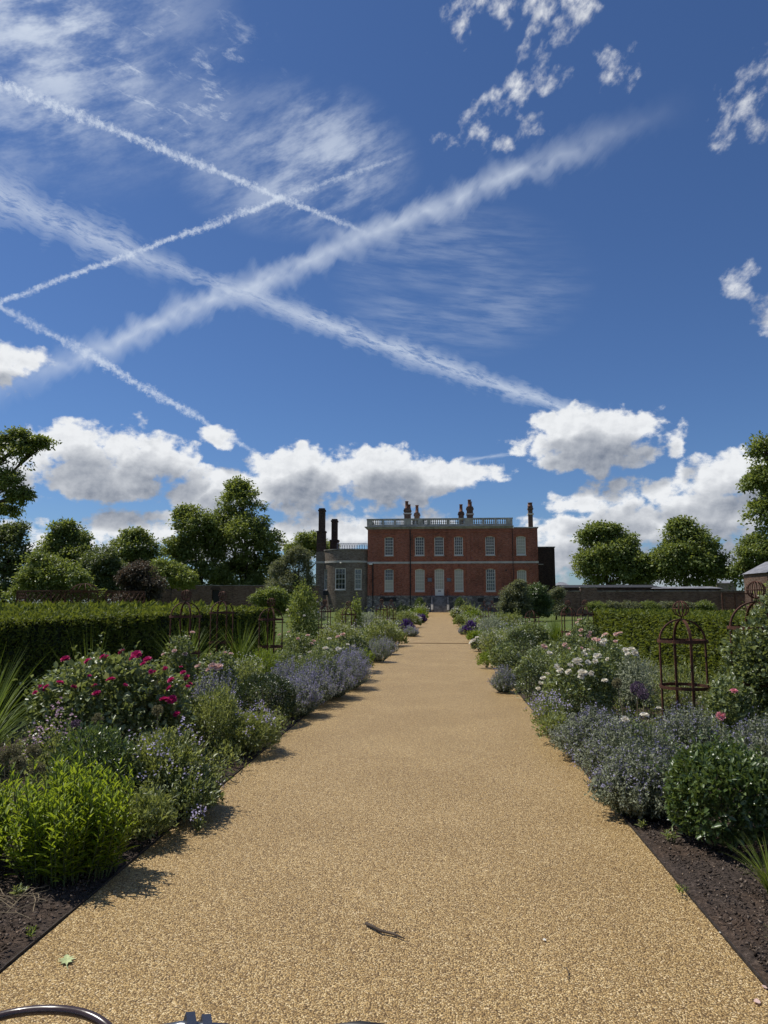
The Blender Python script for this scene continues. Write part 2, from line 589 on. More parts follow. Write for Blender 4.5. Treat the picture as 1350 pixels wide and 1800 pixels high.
def principled(n, out, color, rough=0.7, metal=0.0, spec=0.4, normal=None):
    b = n.node('ShaderNodeBsdfPrincipled')
    n.put(b.inputs['Base Color'], color)
    n.put(b.inputs['Roughness'], rough)
    b.inputs['Metallic'].default_value = metal
    b.inputs['Specular IOR Level'].default_value = spec
    if normal is not None:
        n.put(b.inputs['Normal'], normal)
    n.t.links.new(b.outputs[0], out.inputs[0])
    return b


def bump(n, h, strength=0.5, dist=0.02):
    k = n.node('ShaderNodeBump')
    k.inputs['Strength'].default_value = strength
    k.inputs['Distance'].default_value = dist
    n.put(k.inputs['Height'], h)
    return k.outputs[0]


def leaf_mat(name, dark, mid, light, trans=0.35, rough=0.42, spec=0.35, tcol=None):
    m, n, out = material(name)
    rnd = n.node('ShaderNodeNewGeometry').outputs['Random Per Island']
    col = n.ramp(rnd, [(0.0, dark), (0.5, mid), (1.0, light)])
    b = n.node('ShaderNodeBsdfPrincipled')
    n.put(b.inputs['Base Color'], col)
    b.inputs['Roughness'].default_value = rough
    b.inputs['Specular IOR Level'].default_value = spec
    tr = n.node('ShaderNodeBsdfTranslucent')
    tc = tcol or (min(1, mid[0] * 2.4 + .01), min(1, mid[1] * 2.1), mid[2] * 0.9)
    n.put(tr.inputs[0], n.mix(0.55, col, (*tc, 1)))
    mx = n.node('ShaderNodeMixShader')
    mx.inputs[0].default_value = trans
    n.t.links.new(b.outputs[0], mx.inputs[1])
    n.t.links.new(tr.outputs[0], mx.inputs[2])
    n.t.links.new(mx.outputs[0], out.inputs[0])
    return m


def plain(name, color, rough=0.7, metal=0.0, spec=0.4, var=0.0, scale=8.0, bumpy=0.0):
    m, n, out = material(name)
    c, nor = (*color, 1), None
    if var or bumpy:
        g = n.node('ShaderNodeTexCoord').outputs['Object']
        h = n.noise(g, scale, 5, 0.6)
        if var:
            c = n.mix(n.ss(h, 0.3, 0.7), tuple(x * (1 - var) for x in color) + (1,), tuple(min(1, x * (1 + var)) for x in color) + (1,))
        if bumpy:
            nor = bump(n, h, bumpy, 0.03)
    principled(n, out, c, rough, metal, spec, nor)
    return m


def brick_mat(name, c1, c2, mortar, dirt=0.5, scale=1.0):
    m, n, out = material(name)
    pos = n.node('ShaderNodeNewGeometry').outputs['Position']
    x, y, z = n.sep(pos)
    uv = n.xyz(n.m('ADD', x, y), z, 0.0)
    b = n.node('ShaderNodeTexBrick')
    n.put(b.inputs['Vector'], uv)
    b.inputs['Scale'].default_value = 1.0 / scale
    b.inputs['Brick Width'].default_value = 0.225
    b.inputs['Row Height'].default_value = 0.075
    b.inputs['Mortar Size'].default_value = 0.006
    b.inputs['Color1'].default_value = (*c1, 1)
    b.inputs['Color2'].default_value = (*c2, 1)
    b.inputs['Mortar'].default_value = (*mortar, 1)
    b.inputs['Bias'].default_value = -0.1
    big = n.noise(pos, 0.35, 5, 0.62)
    mid = n.noise(n.v('MULTIPLY', pos, (1, 1, 3.0)), 2.6, 4, 0.65)
    col = n.mix(n.ss(mid, 0.35, 0.7), b.outputs['Color'], n.mix(1.0, b.outputs['Color'], (0.55, 0.5, 0.5, 1), 'MULTIPLY'))
    col = n.mix(n.m('MULTIPLY', n.ss(big, 0.42, 0.72), dirt), col, n.mix(1.0, col, (0.42, 0.40, 0.38, 1), 'MULTIPLY'))
    run = n.noise(n.v('MULTIPLY', pos, (1.6, 1.6, 0.12)), 1.3, 4, 0.6)
    col = n.mix(n.m('MULTIPLY', n.ss(run, 0.5, 0.75), dirt), col, n.mix(1.0, col, (0.55, 0.53, 0.52, 1), 'MULTIPLY'))
    principled(n, out, col, 0.88, 0, 0.2, bump(n, b.outputs['Fac'], -0.4, 0.01))
    return m


MAT = {}
MAT['brick'] = brick_mat('red_brick', (0.43, 0.145, 0.086), (0.30, 0.100, 0.062), (0.36, 0.25, 0.20), 0.55)
MAT['brick_bright'] = brick_mat('rubbed_red_brick', (0.46, 0.155, 0.085), (0.37, 0.115, 0.068), (0.38, 0.21, 0.15), 0.45)
MAT['brick_grey'] = brick_mat('grey_stock_brick', (0.27, 0.225, 0.175), (0.20, 0.165, 0.13), (0.27, 0.24, 0.21), 0.5)
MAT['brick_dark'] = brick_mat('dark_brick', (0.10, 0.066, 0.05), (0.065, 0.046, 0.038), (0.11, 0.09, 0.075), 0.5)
MAT['brick_wall'] = brick_mat('garden_wall_brick', (0.21, 0.135, 0.098), (0.14, 0.092, 0.07), (0.22, 0.18, 0.15), 0.6)
MAT['stone'] = plain('weathered_stone', (0.36, 0.34, 0.30), 0.85, 0, 0.3, 0.28, 1.6, 0.2)
MAT['stone_dark'] = plain('grimy_stone', (0.23, 0.215, 0.195), 0.9, 0, 0.2, 0.45, 1.2, 0.4)
MAT['white'] = plain('white_painted_timber', (0.78, 0.75, 0.67), 0.5, 0, 0.4, 0.05, 3)
MAT['band'] = plain('pale_stone_band', (0.50, 0.47, 0.42), 0.8, 0, 0.3, 0.15, 0.9)
MAT['blind'] = plain('cream_blind', (0.47, 0.45, 0.375), 0.8, 0, 0.2, 0.06, 0.8)
MAT['black_iron'] = plain('black_iron', (0.02, 0.02, 0.022), 0.5, 0.4, 0.5)
MAT['blue_grey_iron'] = plain('blue_grey_iron', (0.20, 0.24, 0.32), 0.5, 0.2, 0.5)
MAT['lead'] = plain('lead_sheet', (0.19, 0.19, 0.20), 0.6, 0.2, 0.4, 0.2, 0.8)
MAT['slate'] = plain('slate_roof', (0.20, 0.20, 0.215), 0.6, 0, 0.4, 0.35, 1.5, 0.3)
MAT['clay'] = plain('terracotta', (0.17, 0.085, 0.06), 0.8, 0, 0.2, 0.3, 3)
MAT['plaque'] = plain('blue_grey_plaque', (0.10, 0.13, 0.18), 0.4)
MAT['steel_edge'] = plain('dark_steel_edging', (0.045, 0.036, 0.030), 0.7, 0.3, 0.4, 0.4, 20, 0.2)
MAT['bark'] = plain('bark', (0.085, 0.065, 0.05), 0.9, 0, 0.2, 0.4, 6, 0.6)
MAT['stem'] = plain('green_stem', (0.075, 0.10, 0.035), 0.6, 0, 0.3, 0.3, 12)
MAT['dry_stem'] = plain('dry_stem', (0.24, 0.19, 0.12), 0.8, 0, 0.2, 0.3, 12)
MAT['rubber'] = plain('black_rubber', (0.018, 0.017, 0.017), 0.5, 0, 0.5)
MAT['cable'] = plain('cable_housing', (0.05, 0.03, 0.028), 0.25, 0, 0.6)
MAT['alloy'] = plain('grey_alloy', (0.16, 0.17, 0.19), 0.3, 0.8, 0.5)
MAT['frame_paint'] = plain('dark_frame_paint', (0.03, 0.045, 0.06), 0.25, 0.1, 0.5)


def glass_mat():
    m, n, out = material('window_glass')
    pos = n.node('ShaderNodeNewGeometry').outputs['Position']
    h = n.noise(pos, 1.1, 2, 0.5)
    principled(n, out, (0.018, 0.026, 0.034, 1), 0.06, 0, 0.9, bump(n, h, 0.05, 0.05))
    return m


MAT['glass'] = glass_mat()


def rust_mat():
    m, n, out = material('rusted_steel')
    pos = n.node('ShaderNodeTexCoord').outputs['Object']
    h = n.noise(pos, 14, 6, 0.65)
    c = n.ramp(h, [(0.25, (0.030, 0.016, 0.012)), (0.55, (0.095, 0.040, 0.024)), (0.8, (0.20, 0.08, 0.042))])
    principled(n, out, c, 0.75, 0.25, 0.35, bump(n, h, 0.3, 0.004))
    return m


MAT['rust'] = rust_mat()


def rubble_mat():
    m, n, out = material('rubble_plinth')
    pos = n.node('ShaderNodeNewGeometry').outputs['Position']
    p2 = n.v('MULTIPLY', pos, (1, 1, 1.6))
    w = n.v('ADD', p2, n.v('SCALE', n.noise(p2, 2.0, 2, 0.5, color=True), scale=0.25))
    c = n.voronoi(w, 2.3, 'F1', 'Color')
    e = n.voronoi(w, 2.3, 'DISTANCE_TO_EDGE')
    k = n.ramp(n.sep(c)[0], [(0.0, (0.11, 0.10, 0.092)), (0.5, (0.20, 0.18, 0.16)), (1.0, (0.34, 0.31, 0.275))])
    col = n.mix(n.ss(e, 0.0, 0.05), (0.05, 0.047, 0.045, 1), k)
    principled(n, out, col, 0.9, 0, 0.2, bump(n, n.ss(e, 0, 0.1), 0.6, 0.04))
    return m


MAT['rubble'] = rubble_mat()


def gravel_mat():
    "resin-bound golden gravel: little stones of several tans with dark gaps"
    m, n, out = material('golden_gravel')
    pos = n.node('ShaderNodeNewGeometry').outputs['Position']
    w = n.v('MULTIPLY', pos, (1, 1, 0))
    n1 = n.node('ShaderNodeTexVoronoi', feature='F1', voronoi_dimensions='2D')
    n.put(n1.inputs['Vector'], w)
    n1.inputs['Scale'].default_value = 135.0
    n2 = n.node('ShaderNodeTexVoronoi', feature='F1', voronoi_dimensions='2D')
    n.put(n2.inputs['Vector'], n.v('ADD', w, (3.3, 7.1, 0)))
    n2.inputs['Scale'].default_value = 230.0
    r1 = n.sep(n1.outputs['Color'])[0]
    stops = [(0.0, (0.14, 0.080, 0.026)), (0.22, (0.32, 0.200, 0.070)), (0.5, (0.48, 0.315, 0.115)), (0.78, (0.62, 0.43, 0.18)), (1.0, (0.84, 0.67, 0.38))]
    col = n.ramp(r1, stops)
    c2 = n.ramp(n.sep(n2.outputs['Color'])[1], stops)
    which = n.ss(n1.outputs['Distance'], 0.42, 0.56)
    col = n.mix(which, col, c2)
    gap = n.ss(n1.outputs['Distance'], 0.36, 0.66)
    col = n.mix(n.m('MULTIPLY', gap, 0.74), col, (0.085, 0.05, 0.022, 1))
    big = n.noise(w, 0.9, 5, 0.6)
    col = n.mix(n.ss(big, 0.35, 0.7), n.mix(1.0, col, (0.86, 0.84, 0.80, 1), 'MULTIPLY'), col)
    wear = n.noise(n.v('MULTIPLY', w, (1.0, 0.35, 0)), 2.2, 4, 0.6)
    col = n.mix(n.m('MULTIPLY', n.ss(wear, 0.55, 0.78), 0.22), col, n.mix(1.0, col, (0.62, 0.60, 0.58, 1), 'MULTIPLY'))
    grain = n.noise(w, 34.0, 3, 0.75, dim='2D')
    col = n.mix(1.0, col, n.ramp(grain, [(0.3, (0.72, 0.68, 0.64)), (0.5, (1, 1, 1)), (0.7, (1.25, 1.26, 1.28))]), 'MULTIPLY')
    h = n.m('SUBTRACT', 1.0, n1.outputs['Distance'])
    principled(n, out, col, 0.55, 0, 0.35, bump(n, h, 0.9, 0.006))
    return m


MAT['gravel'] = gravel_mat()


def soil_mat():
    m, n, out = material('dark_soil')
    pos = n.node('ShaderNodeNewGeometry').outputs['Position']
    a = n.noise(pos, 38, 6, 0.7)
    b = n.noise(pos, 2.0, 4, 0.6)
    c = n.ramp(a, [(0.3, (0.022, 0.017, 0.014)), (0.52, (0.060, 0.046, 0.038)), (0.68, (0.13, 0.10, 0.082)), (0.8, (0.24, 0.195, 0.16))])
    col = n.mix(n.ss(b, 0.4, 0.7), c, n.mix(1.0, c, (1.3, 1.15, 1.0, 1), 'MULTIPLY'))
    principled(n, out, col, 0.95, 0, 0.15, bump(n, a, 1.0, 0.02))
    return m


MAT['soil'] = soil_mat()


def lawn_mat():
    m, n, out = material('mown_grass')
    pos = n.node('ShaderNodeNewGeometry').outputs['Position']
    a = n.noise(pos, 60, 4, 0.7)
    b = n.noise(pos, 0.22, 5, 0.6)
    c = n.ramp(a, [(0.3, (0.045, 0.075, 0.018)), (0.6, (0.11, 0.15, 0.045)), (0.8, (0.19, 0.22, 0.08))])
    col = n.mix(n.ss(b, 0.35, 0.7), c, n.mix(1.0, c, (1.35, 1.1, 0.9, 1), 'MULTIPLY'))
    principled(n, out, col, 0.9, 0, 0.15, bump(n, a, 1.0, 0.03))
    return m


MAT['lawn'] = lawn_mat()
# foliage
MAT['yew'] = leaf_mat('yew_foliage', (0.050, 0.078, 0.013), (0.103, 0.137, 0.025), (0.185, 0.218, 0.047), 0.42, 0.5, 0.2)
MAT['tree'] = leaf_mat('broadleaf_foliage', (0.080, 0.115, 0.028), (0.150, 0.200, 0.055), (0.240, 0.290, 0.100), 0.42, 0.42, 0.35)
MAT['tree_dark'] = leaf_mat('dark_tree_foliage', (0.061, 0.089, 0.032), (0.101, 0.138, 0.051), (0.159, 0.200, 0.081), 0.42, 0.42, 0.35)
MAT['tree_light'] = leaf_mat('light_tree_foliage', (0.109, 0.149, 0.034), (0.172, 0.224, 0.060), (0.253, 0.305, 0.098), 0.42, 0.45, 0.3)
MAT['tree_purple'] = leaf_mat('purple_brown_foliage', (0.039, 0.036, 0.026), (0.078, 0.072, 0.047), (0.137, 0.124, 0.085), 0.42, 0.5, 0.3, (0.14, 0.08, 0.05))
MAT['tree_grey'] = leaf_mat('grey_green_foliage', (0.069, 0.085, 0.048), (0.131, 0.156, 0.090), (0.237, 0.256, 0.163), 0.42, 0.5, 0.35)
MAT['rose_leaf'] = leaf_mat('rose_foliage', (0.050, 0.076, 0.028), (0.140, 0.185, 0.072), (0.300, 0.350, 0.185), 0.38, 0.38, 0.6)  # tone range widened: highlights and dark gaps put into the leaf colours
MAT['box_leaf'] = leaf_mat('glossy_dark_foliage', (0.030, 0.058, 0.016), (0.085, 0.135, 0.040), (0.185, 0.245, 0.100), 0.32, 0.34, 0.6)  # pale end imitates glints, dark end the shaded gaps between leaves
MAT['dark_leaf'] = leaf_mat('dark_bush_foliage', (0.016, 0.032, 0.010), (0.042, 0.068, 0.022), (0.100, 0.135, 0.055), 0.22, 0.34, 0.5)
MAT['bright_leaf'] = leaf_mat('bright_green_foliage', (0.120, 0.190, 0.012), (0.200, 0.290, 0.022), (0.290, 0.380, 0.045), 0.48, 0.45, 0.35, (0.46, 0.54, 0.03))
MAT['soft_leaf'] = leaf_mat('soft_green_foliage', (0.070, 0.098, 0.030), (0.185, 0.230, 0.082), (0.340, 0.380, 0.180), 0.40, 0.42, 0.55)  # light end raised to paint sunlit highlights onto some leaves
MAT['lime_leaf'] = leaf_mat('lime_green_foliage', (0.10, 0.16, 0.02), (0.17, 0.24, 0.03), (0.26, 0.33, 0.06), 0.35, 0.5, 0.3)
MAT['silver_leaf'] = leaf_mat('grey_green_perennial_foliage', (0.150, 0.172, 0.110), (0.275, 0.300, 0.205), (0.43, 0.455, 0.34), 0.40, 0.6, 0.3, (0.40, 0.44, 0.26))
MAT['grass_blade'] = leaf_mat('grass_blades', (0.070, 0.120, 0.018), (0.120, 0.180, 0.034), (0.200, 0.260, 0.070), 0.40, 0.5, 0.15)
MAT['lime_grass'] = leaf_mat('yellow_green_blades', (0.10, 0.15, 0.02), (0.18, 0.24, 0.04), (0.28, 0.33, 0.09), 0.4, 0.4, 0.4)
# flowers
MAT['catmint'] = leaf_mat('violet_blue_flowers', (0.24, 0.22, 0.36), (0.33, 0.31, 0.46), (0.44, 0.42, 0.56), 0.30, 0.6, 0.2, (0.38, 0.35, 0.55))
MAT['lilac'] = leaf_mat('pale_lilac_flowers', (0.36, 0.31, 0.56), (0.52, 0.47, 0.68), (0.68, 0.62, 0.76), 0.30, 0.6, 0.2, (0.6, 0.52, 0.72))
MAT['mauve'] = leaf_mat('mauve_pink_flowers', (0.45, 0.24, 0.36), (0.62, 0.42, 0.52), (0.76, 0.62, 0.68), 0.30, 0.6, 0.2, (0.7, 0.45, 0.55))
MAT['salvia'] = leaf_mat('deep_purple_flowers', (0.05, 0.020, 0.13), (0.09, 0.034, 0.21), (0.15, 0.07, 0.28), 0.25, 0.6, 0.2, (0.14, 0.05, 0.3))
MAT['white_flower'] = leaf_mat('small_white_flowers', (0.60, 0.58, 0.46), (0.74, 0.72, 0.62), (0.84, 0.82, 0.76), 0.30, 0.6, 0.2, (0.8, 0.78, 0.6))
MAT['allium'] = leaf_mat('faded_allium_florets', (0.14, 0.13, 0.065), (0.25, 0.23, 0.12), (0.36, 0.32, 0.20), 0.2, 0.7, 0.2, (0.3, 0.28, 0.12))
MAT['allium_purple'] = leaf_mat('purple_allium_florets', (0.09, 0.06, 0.10), (0.16, 0.11, 0.17), (0.26, 0.19, 0.24), 0.2, 0.7, 0.2, (0.2, 0.12, 0.2))


def petal_mat(name, inner, outer):
    m, n, out = material(name)
    rnd = n.node('ShaderNodeNewGeometry').outputs['Random Per Island']
    oi = n.node('ShaderNodeObjectInfo').outputs['Random']
    c = n.mix(n.m('ADD', n.m('MULTIPLY', rnd, 0.6), n.m('MULTIPLY', oi, 0.4)), (*inner, 1), (*outer, 1))
    b = n.node('ShaderNodeBsdfPrincipled')
    n.put(b.inputs['Base Color'], c)
    b.inputs['Roughness'].default_value = 0.55
    b.inputs['Specular IOR Level'].default_value = 0.25
    tr = n.node('ShaderNodeBsdfTranslucent')
    n.put(tr.inputs[0], c)
    mx = n.node('ShaderNodeMixShader')
    mx.inputs[0].default_value = 0.3
    n.t.links.new(b.outputs[0], mx.inputs[1])
    n.t.links.new(tr.outputs[0], mx.inputs[2])
    n.t.links.new(mx.outputs[0], out.inputs[0])
    return m


MAT['magenta_petal'] = petal_mat('magenta_petals', (0.42, 0.012, 0.10), (0.66, 0.05, 0.24))
MAT['white_petal'] = petal_mat('white_petals', (0.78, 0.72, 0.58), (0.86, 0.84, 0.78))
MAT['blush_petal'] = petal_mat('blush_petals', (0.72, 0.45, 0.38), (0.80, 0.66, 0.60))
MAT['pink_petal'] = petal_mat('pink_petals', (0.72, 0.22, 0.28), (0.80, 0.40, 0.44))


# ================================================================== setting: ground, beds, path
def sheet(name, x0, x1, y0, y1, z, mat, nx=1, ny=1, amp=0.0, seed=0):
    rng = np.random.default_rng(seed)
    xs, ys = np.linspace(x0, x1, nx + 1), np.linspace(y0, y1, ny + 1)
    X, Y = np.meshgrid(xs, ys)
    Z = np.full_like(X, z)
    if amp:
        Z = Z + rng.uniform(0, amp, X.shape)
        Z[:, 0] = Z[:, -1] = z
    V = np.stack([X, Y, Z], -1).reshape(-1, 3)
    F = []
    w = nx + 1
    for j in range(ny):
        for i in range(nx):
            a = j * w + i
            F += [(a, a + 1, a + w + 1), (a, a + w + 1, a + w)]
    me = trimesh(name, V, np.array(F), mat)
    return tag(link(name, me), kind='structure')


PL, PR = -1.80, 1.25            # edges of the path
PATH_END = 98.6
sheet('ground', -420, 420, -60, 900, -0.03, MAT['lawn'])
sheet('path', PL, PR, -6, PATH_END, 0.0, MAT['gravel'])
sheet('flower_bed_soil', -5.3, PL - 0.012, -6, 95, 0.002, MAT['soil'], 40, 360, 0.030, 1)
sheet('flower_bed_soil', PR + 0.012, 4.8, -6, 95, 0.002, MAT['soil'], 40, 360, 0.030, 2)
for x, side in ((PL - 0.006, 'left'), (PR + 0.006, 'right')):
    b = MB()
    rr = random.Random(3)
    last = -6.0
    pts = [(x, -6 + k * 0.5) for k in range(210)]
    for (a, c) in zip(pts[:-1], pts[1:]):
        j0, j1 = rr.uniform(-.002, .002), rr.uniform(-.002, .002)
        b.box(a[0] - 0.003, a[0] + 0.003, a[1], c[1] - 0.0005, -0.02, 0.011 + j0)
    tag(b.obj('path_edging', MAT['steel_edge']), f'thin dark steel edging strip along the {side} side of the gravel path', 'edging')


# ================================================================== the red brick house
HY = 102.0                      # distance of the garden front
S_ = P(776, 1057, HY).x - P(775, 1057, HY).x


def hx(px):
    return P(px, 1057, HY).x


def hz(py):
    return P(775, py, HY).z


house = empty('brick_house', (hx(790), HY, 0), 'red brick Georgian mansion with stone balustrade at the end of the path', 'house')
HL = Vector(house.location)


def hobj(mb, name, mat, parent=None, smooth=False):
    "a part of the house written in world coordinates"
    mb.v = [tuple(Vector(v) - HL) for v in mb.v]
    return mb.obj(name, mat, parent or house, None, smooth)


def wall_grid(u0, u1, v0, v1, holes, f, depth, ustep=None):
    "wall with openings: f(u, v, depth) gives a point; reveals run back by depth"
    us = sorted({u0, u1, *[h[0] for h in holes], *[h[1] for h in holes]})
    if ustep:
        k = int(math.ceil((u1 - u0) / ustep))
        us = sorted({*us, *[u0 + (u1 - u0) * i / k for i in range(k + 1)]})
        us = [us[0]] + [b for a, b in zip(us[:-1], us[1:]) if b - a > 1e-4]
    vv = sorted({v0, v1, *[h[2] for h in holes], *[h[3] for h in holes]})
    mb = MB()
    for a, b in zip(us[:-1], us[1:]):
        for c, d in zip(vv[:-1], vv[1:]):
            mu, mv = (a + b) / 2, (c + d) / 2
            if any(h[0] < mu < h[1] and h[2] < mv < h[3] for h in holes):
                continue
            mb.add([f(a, c, 0), f(b, c, 0), f(b, d, 0), f(a, d, 0)], [(0, 1, 2, 3)])
    for (a, b, c, d) in holes:
        for (p, q) in (((a, c), (b, c)), ((b, c), (b, d)), ((b, d), (a, d)), ((a, d), (a, c))):
            mb.add([f(*p, 0), f(*q, 0), f(*q, depth), f(*p, depth)], [(0, 1, 2, 3)])
    return mb


def make_window(parent, origin, rz, w, h, cols, rows, blind=0.0, arch=True, name='window', sill=True, red=True, dress=0.30):
    """a sash window: glass sheet, white frame, glazing bars, sill, blind; local frame x along the wall, -y outwards,
    origin at the middle of the bottom edge on the wall face"""
    g = MB().box(-w / 2 + .02, w / 2 - .02, .17, .19, .03, h - .02)
    win = g.obj(name, MAT['glass'], parent, origin, False, rz)
    t = 0.10
    fr = MB()
    fr.box(-w / 2, -w / 2 + t, .08, .165, 0, h).box(w / 2 - t, w / 2, .08, .165, 0, h)
    fr.box(-w / 2 + t, w / 2 - t, .082, .163, 0, t * 1.2).box(-w / 2 + t, w / 2 - t, .082, .163, h - t, h)
    fr.box(-w / 2 + t, w / 2 - t, .075, .166, h * .49, h * .49 + .06)
    fr.obj('frame', MAT['white'], win)
    gb = MB()
    for i in range(1, cols):
        x = -w / 2 + t + (w - 2 * t) * i / cols
        gb.box(x - .017, x + .017, .12, .164, t, h - t)
    for j in range(1, rows):
        z = t + (h - 2 * t) * j / rows
        gb.box(-w / 2 + t, w / 2 - t, .118, .161, z - .017, z + .017)
    gb.obj('glazing_bars', MAT['white'], win)
    if blind:
        MB().box(-w / 2 + t, w / 2 - t, .167, .1695, .05 + (h - .1) * (0 if blind > 0 else 1 + blind), .05 + (h - .1) * (blind if blind > 0 else 1)).obj('blind', MAT['blind'], win)
    if sill:
        MB().box(-w / 2 - .08, w / 2 + .08, -.07, .07, -.12, -.002).obj('sill', MAT['band'], win)
    if arch:
        # shallow brick arch over the head
        rise, th, k = w * 0.13, 0.30, 10
        a = MB()
        e = w / 2 + .02
        for i in range(k):
            x0, x1 = -e + 2 * e * i / k, -e + 2 * e * (i + 1) / k
            y = lambda x: h - rise * (x / e) ** 2 * 1.0
            top = lambda x: h + th - rise * .6 * (x / e) ** 2
            f0, f1 = -.022, .078
            a.add([(x0, f0, y(x0)), (x1, f0, y(x1)), (x1, f0, top(x1)), (x0, f0, top(x0)),
                   (x0, f1, y(x0)), (x1, f1, y(x1))], [(0, 1, 2, 3), (0, 4, 5, 1)])
            a.add([(x0, f0, top(x0)), (x1, f0, top(x1)), (x1, 0.001, top(x1)), (x0, 0.001, top(x0))], [(0, 1, 2, 3)])
        a.obj('brick_arch', MAT['brick_bright'], win)
    if red:
        for s in (-1, 1):
            x0 = s * (w / 2 + .03 + dress / 2)
            MB().box(x0 - dress / 2, x0 + dress / 2, -.015, .001, -.75, h + .28).obj('brick_dressing', MAT['brick_bright'], win)
        MB().box(-w / 2 - .02, w / 2 + .02, -.013, .001, -.75, -.125).obj('brick_apron', MAT['brick_bright'], win)
    return win


HX0, HX1, HXR = hx(646), hx(904), hx(948)
Z_PL, Z_BAND0, Z_BAND1 = hz(1047), hz(990.6), hz(987)
Z_COR, Z_TOP = hz(929.5), hz(911)
WINX = [(676, 691.6), (730, 746.5), (764.5, 781), (799.6, 815), (855, 871.5), (910, 926.4)]
holes, wins = [], []
for i, (a, b) in enumerate(WINX):
    a, b = hx(a), hx(b)
    holes.append((a, b, hz(976.2), hz(943.3)))
    wins.append((a, b, hz(976.2), hz(943.3), 4, 6, 1.0 if i == 5 else 0.0, 'up'))
    if i == 2:
        holes.append((a, b, hz(1050), hz(999.7)))
        continue
    zb = hz(1039.5) if i < 5 else hz(1039)
    holes.append((a, b, zb, hz(999.9 if i < 5 else 1002)))
    wins.append((a, b, zb, hz(999.9 if i < 5 else 1002), 4, 6, {0: 0.5, 1: 1.0, 3: 1.0, 4: 0, 5: 1.0}[i], 'low'))
BASE_D = HY + 17.0
w = wall_grid(HX0, HXR, Z_PL, Z_COR, holes, lambda u, v, d: (u, HY + d, v), 0.2)
hobj(w, 'front_wall', MAT['brick'])
sw = MB()
sw.add([(HX0, HY, 0), (HX0, BASE_D, 0), (HX0, BASE_D, Z_COR), (HX0, HY, Z_COR)], [(0, 1, 2, 3)])
sw.add([(HXR, HY, 0), (HXR, BASE_D, 0), (HXR, BASE_D, Z_COR), (HXR, HY, Z_COR)], [(3, 2, 1, 0)])
sw.add([(HX0, BASE_D, 0), (HXR, BASE_D, 0), (HXR, BASE_D, Z_COR), (HX0, BASE_D, Z_COR)], [(3, 2, 1, 0)])
hobj(sw, 'side_wall', MAT['brick'])
hobj(MB().box(HX0 + .2, HXR - .2, HY + .3, BASE_D - .1, Z_COR - .25, Z_COR - .12), 'roof', MAT['lead'])
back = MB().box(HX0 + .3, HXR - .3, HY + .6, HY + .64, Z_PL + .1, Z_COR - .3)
hobj(back, 'dark_backing', MAT['black_iron'])  # thin black sheet behind the windows, standing in for unlit rooms
hobj(MB().box(HX0 - .12, HXR + .1, HY - .14, HY + .3, -.1, Z_PL), 'plinth', MAT['rubble'])
hobj(MB().box(HX0 - .03, HXR + .05, HY - .075, HY - .001, Z_BAND0, Z_BAND1), 'string_course', MAT['band'])
# pilaster strips where the front steps
for px, wd, pr in ((824.5, .55, .10), (904, .45, .08), (943, .5, .05), (649.5, .5, .05)):
    mb = MB()
    mb.box(hx(px) - wd / 2, hx(px) + wd / 2, HY - pr, HY - .001, Z_PL + .002, Z_BAND0 - .002)
    mb.box(hx(px) - wd / 2, hx(px) + wd / 2, HY - pr, HY - .001, Z_BAND1 + .002, Z_COR - .002)
    hobj(mb, 'pilaster_strip', MAT['brick'])
hobj(MB().box(HX0 + .3, HX1, HY - .06, HY - .001, Z_COR - .55, Z_COR - .32), 'brick_band', MAT['brick_bright'])
for (a, b, z0, z1, c, r, bl, row) in wins:
    make_window(house, Vector(((a + b) / 2, HY, z0)) - HL, 0, b - a, z1 - z0, c, r, bl)
# cornice
co = MB()
for k, (dz0, dz1, pr) in enumerate(((0.0, .14, .12), (.14, .26, .28), (.26, .36, .42))):
    co.box(HX0 - pr, HX1 + pr * .3, HY - pr, HY + .3, Z_COR + dz0, Z_COR + dz1 - .001)
    co.box(HX0 - pr, HX0 + .3, HY + .3, BASE_D, Z_COR + dz0, Z_COR + dz1 - .001)
hobj(co, 'cornice', MAT['stone'])
hobj(MB().box(HX1 + .14, HXR + .14, HY - .12, BASE_D, Z_COR, Z_COR + .16), 'coping', MAT['stone'])
# balustrade: base, rail, pedestals, turned balusters
BZ0, BZ1 = Z_COR + .36, Z_TOP
YB = HY + .12
bal = MB()
XB0, XB1 = hx(644.7), hx(904)
bal.box(XB0, XB1, YB - .2, YB + .2, BZ0, BZ0 + .30)
balu = hobj(bal, 'balustrade', MAT['stone'])
hobj(MB().box(XB0 - .05, XB1 + .05, YB - .24, YB + .24, BZ1 - .20, BZ1), 'rail', MAT['stone'], balu)
ped = [(644.7, 654.7), (671, 675), (692.5, 696.5), (710.5, 724), (735.5, 744.5), (751.5, 758.3), (786, 792.5), (807.5, 811), (817.8, 834.2), (850, 854.3), (872.5, 876.2), (892.5, 904)]
for (a, b) in ped:
    hobj(MB().box(hx(a), hx(b), YB - .22, YB + .22, BZ0 + .301, BZ1 - .201), 'pedestal', MAT['stone'], balu)
hb = (BZ1 - .202) - (BZ0 + .302)
prof = [(.09, 0), (.09, .08), (.05, .10), (.055, .16), (.10, .30), (.105, .40), (.06, .58), (.045, .76), (.07, .84), (.07, .90), (.09, .92), (.09, 1.0)]
bm_ = MB().lathe([(r * 1.05, z * hb) for r, z in prof], 8).mesh('baluster', MAT['stone'], True)
for (a, b) in zip(ped[:-1], ped[1:]):
    x0, x1 = hx(a[1]), hx(b[0])
    k = max(2, int(round((x1 - x0) / .29)))
    for i in range(k):
        link('baluster', bm_, balu, Vector((x0 + (x1 - x0) * (i + .5) / k, YB, BZ0 + .301)) - HL)
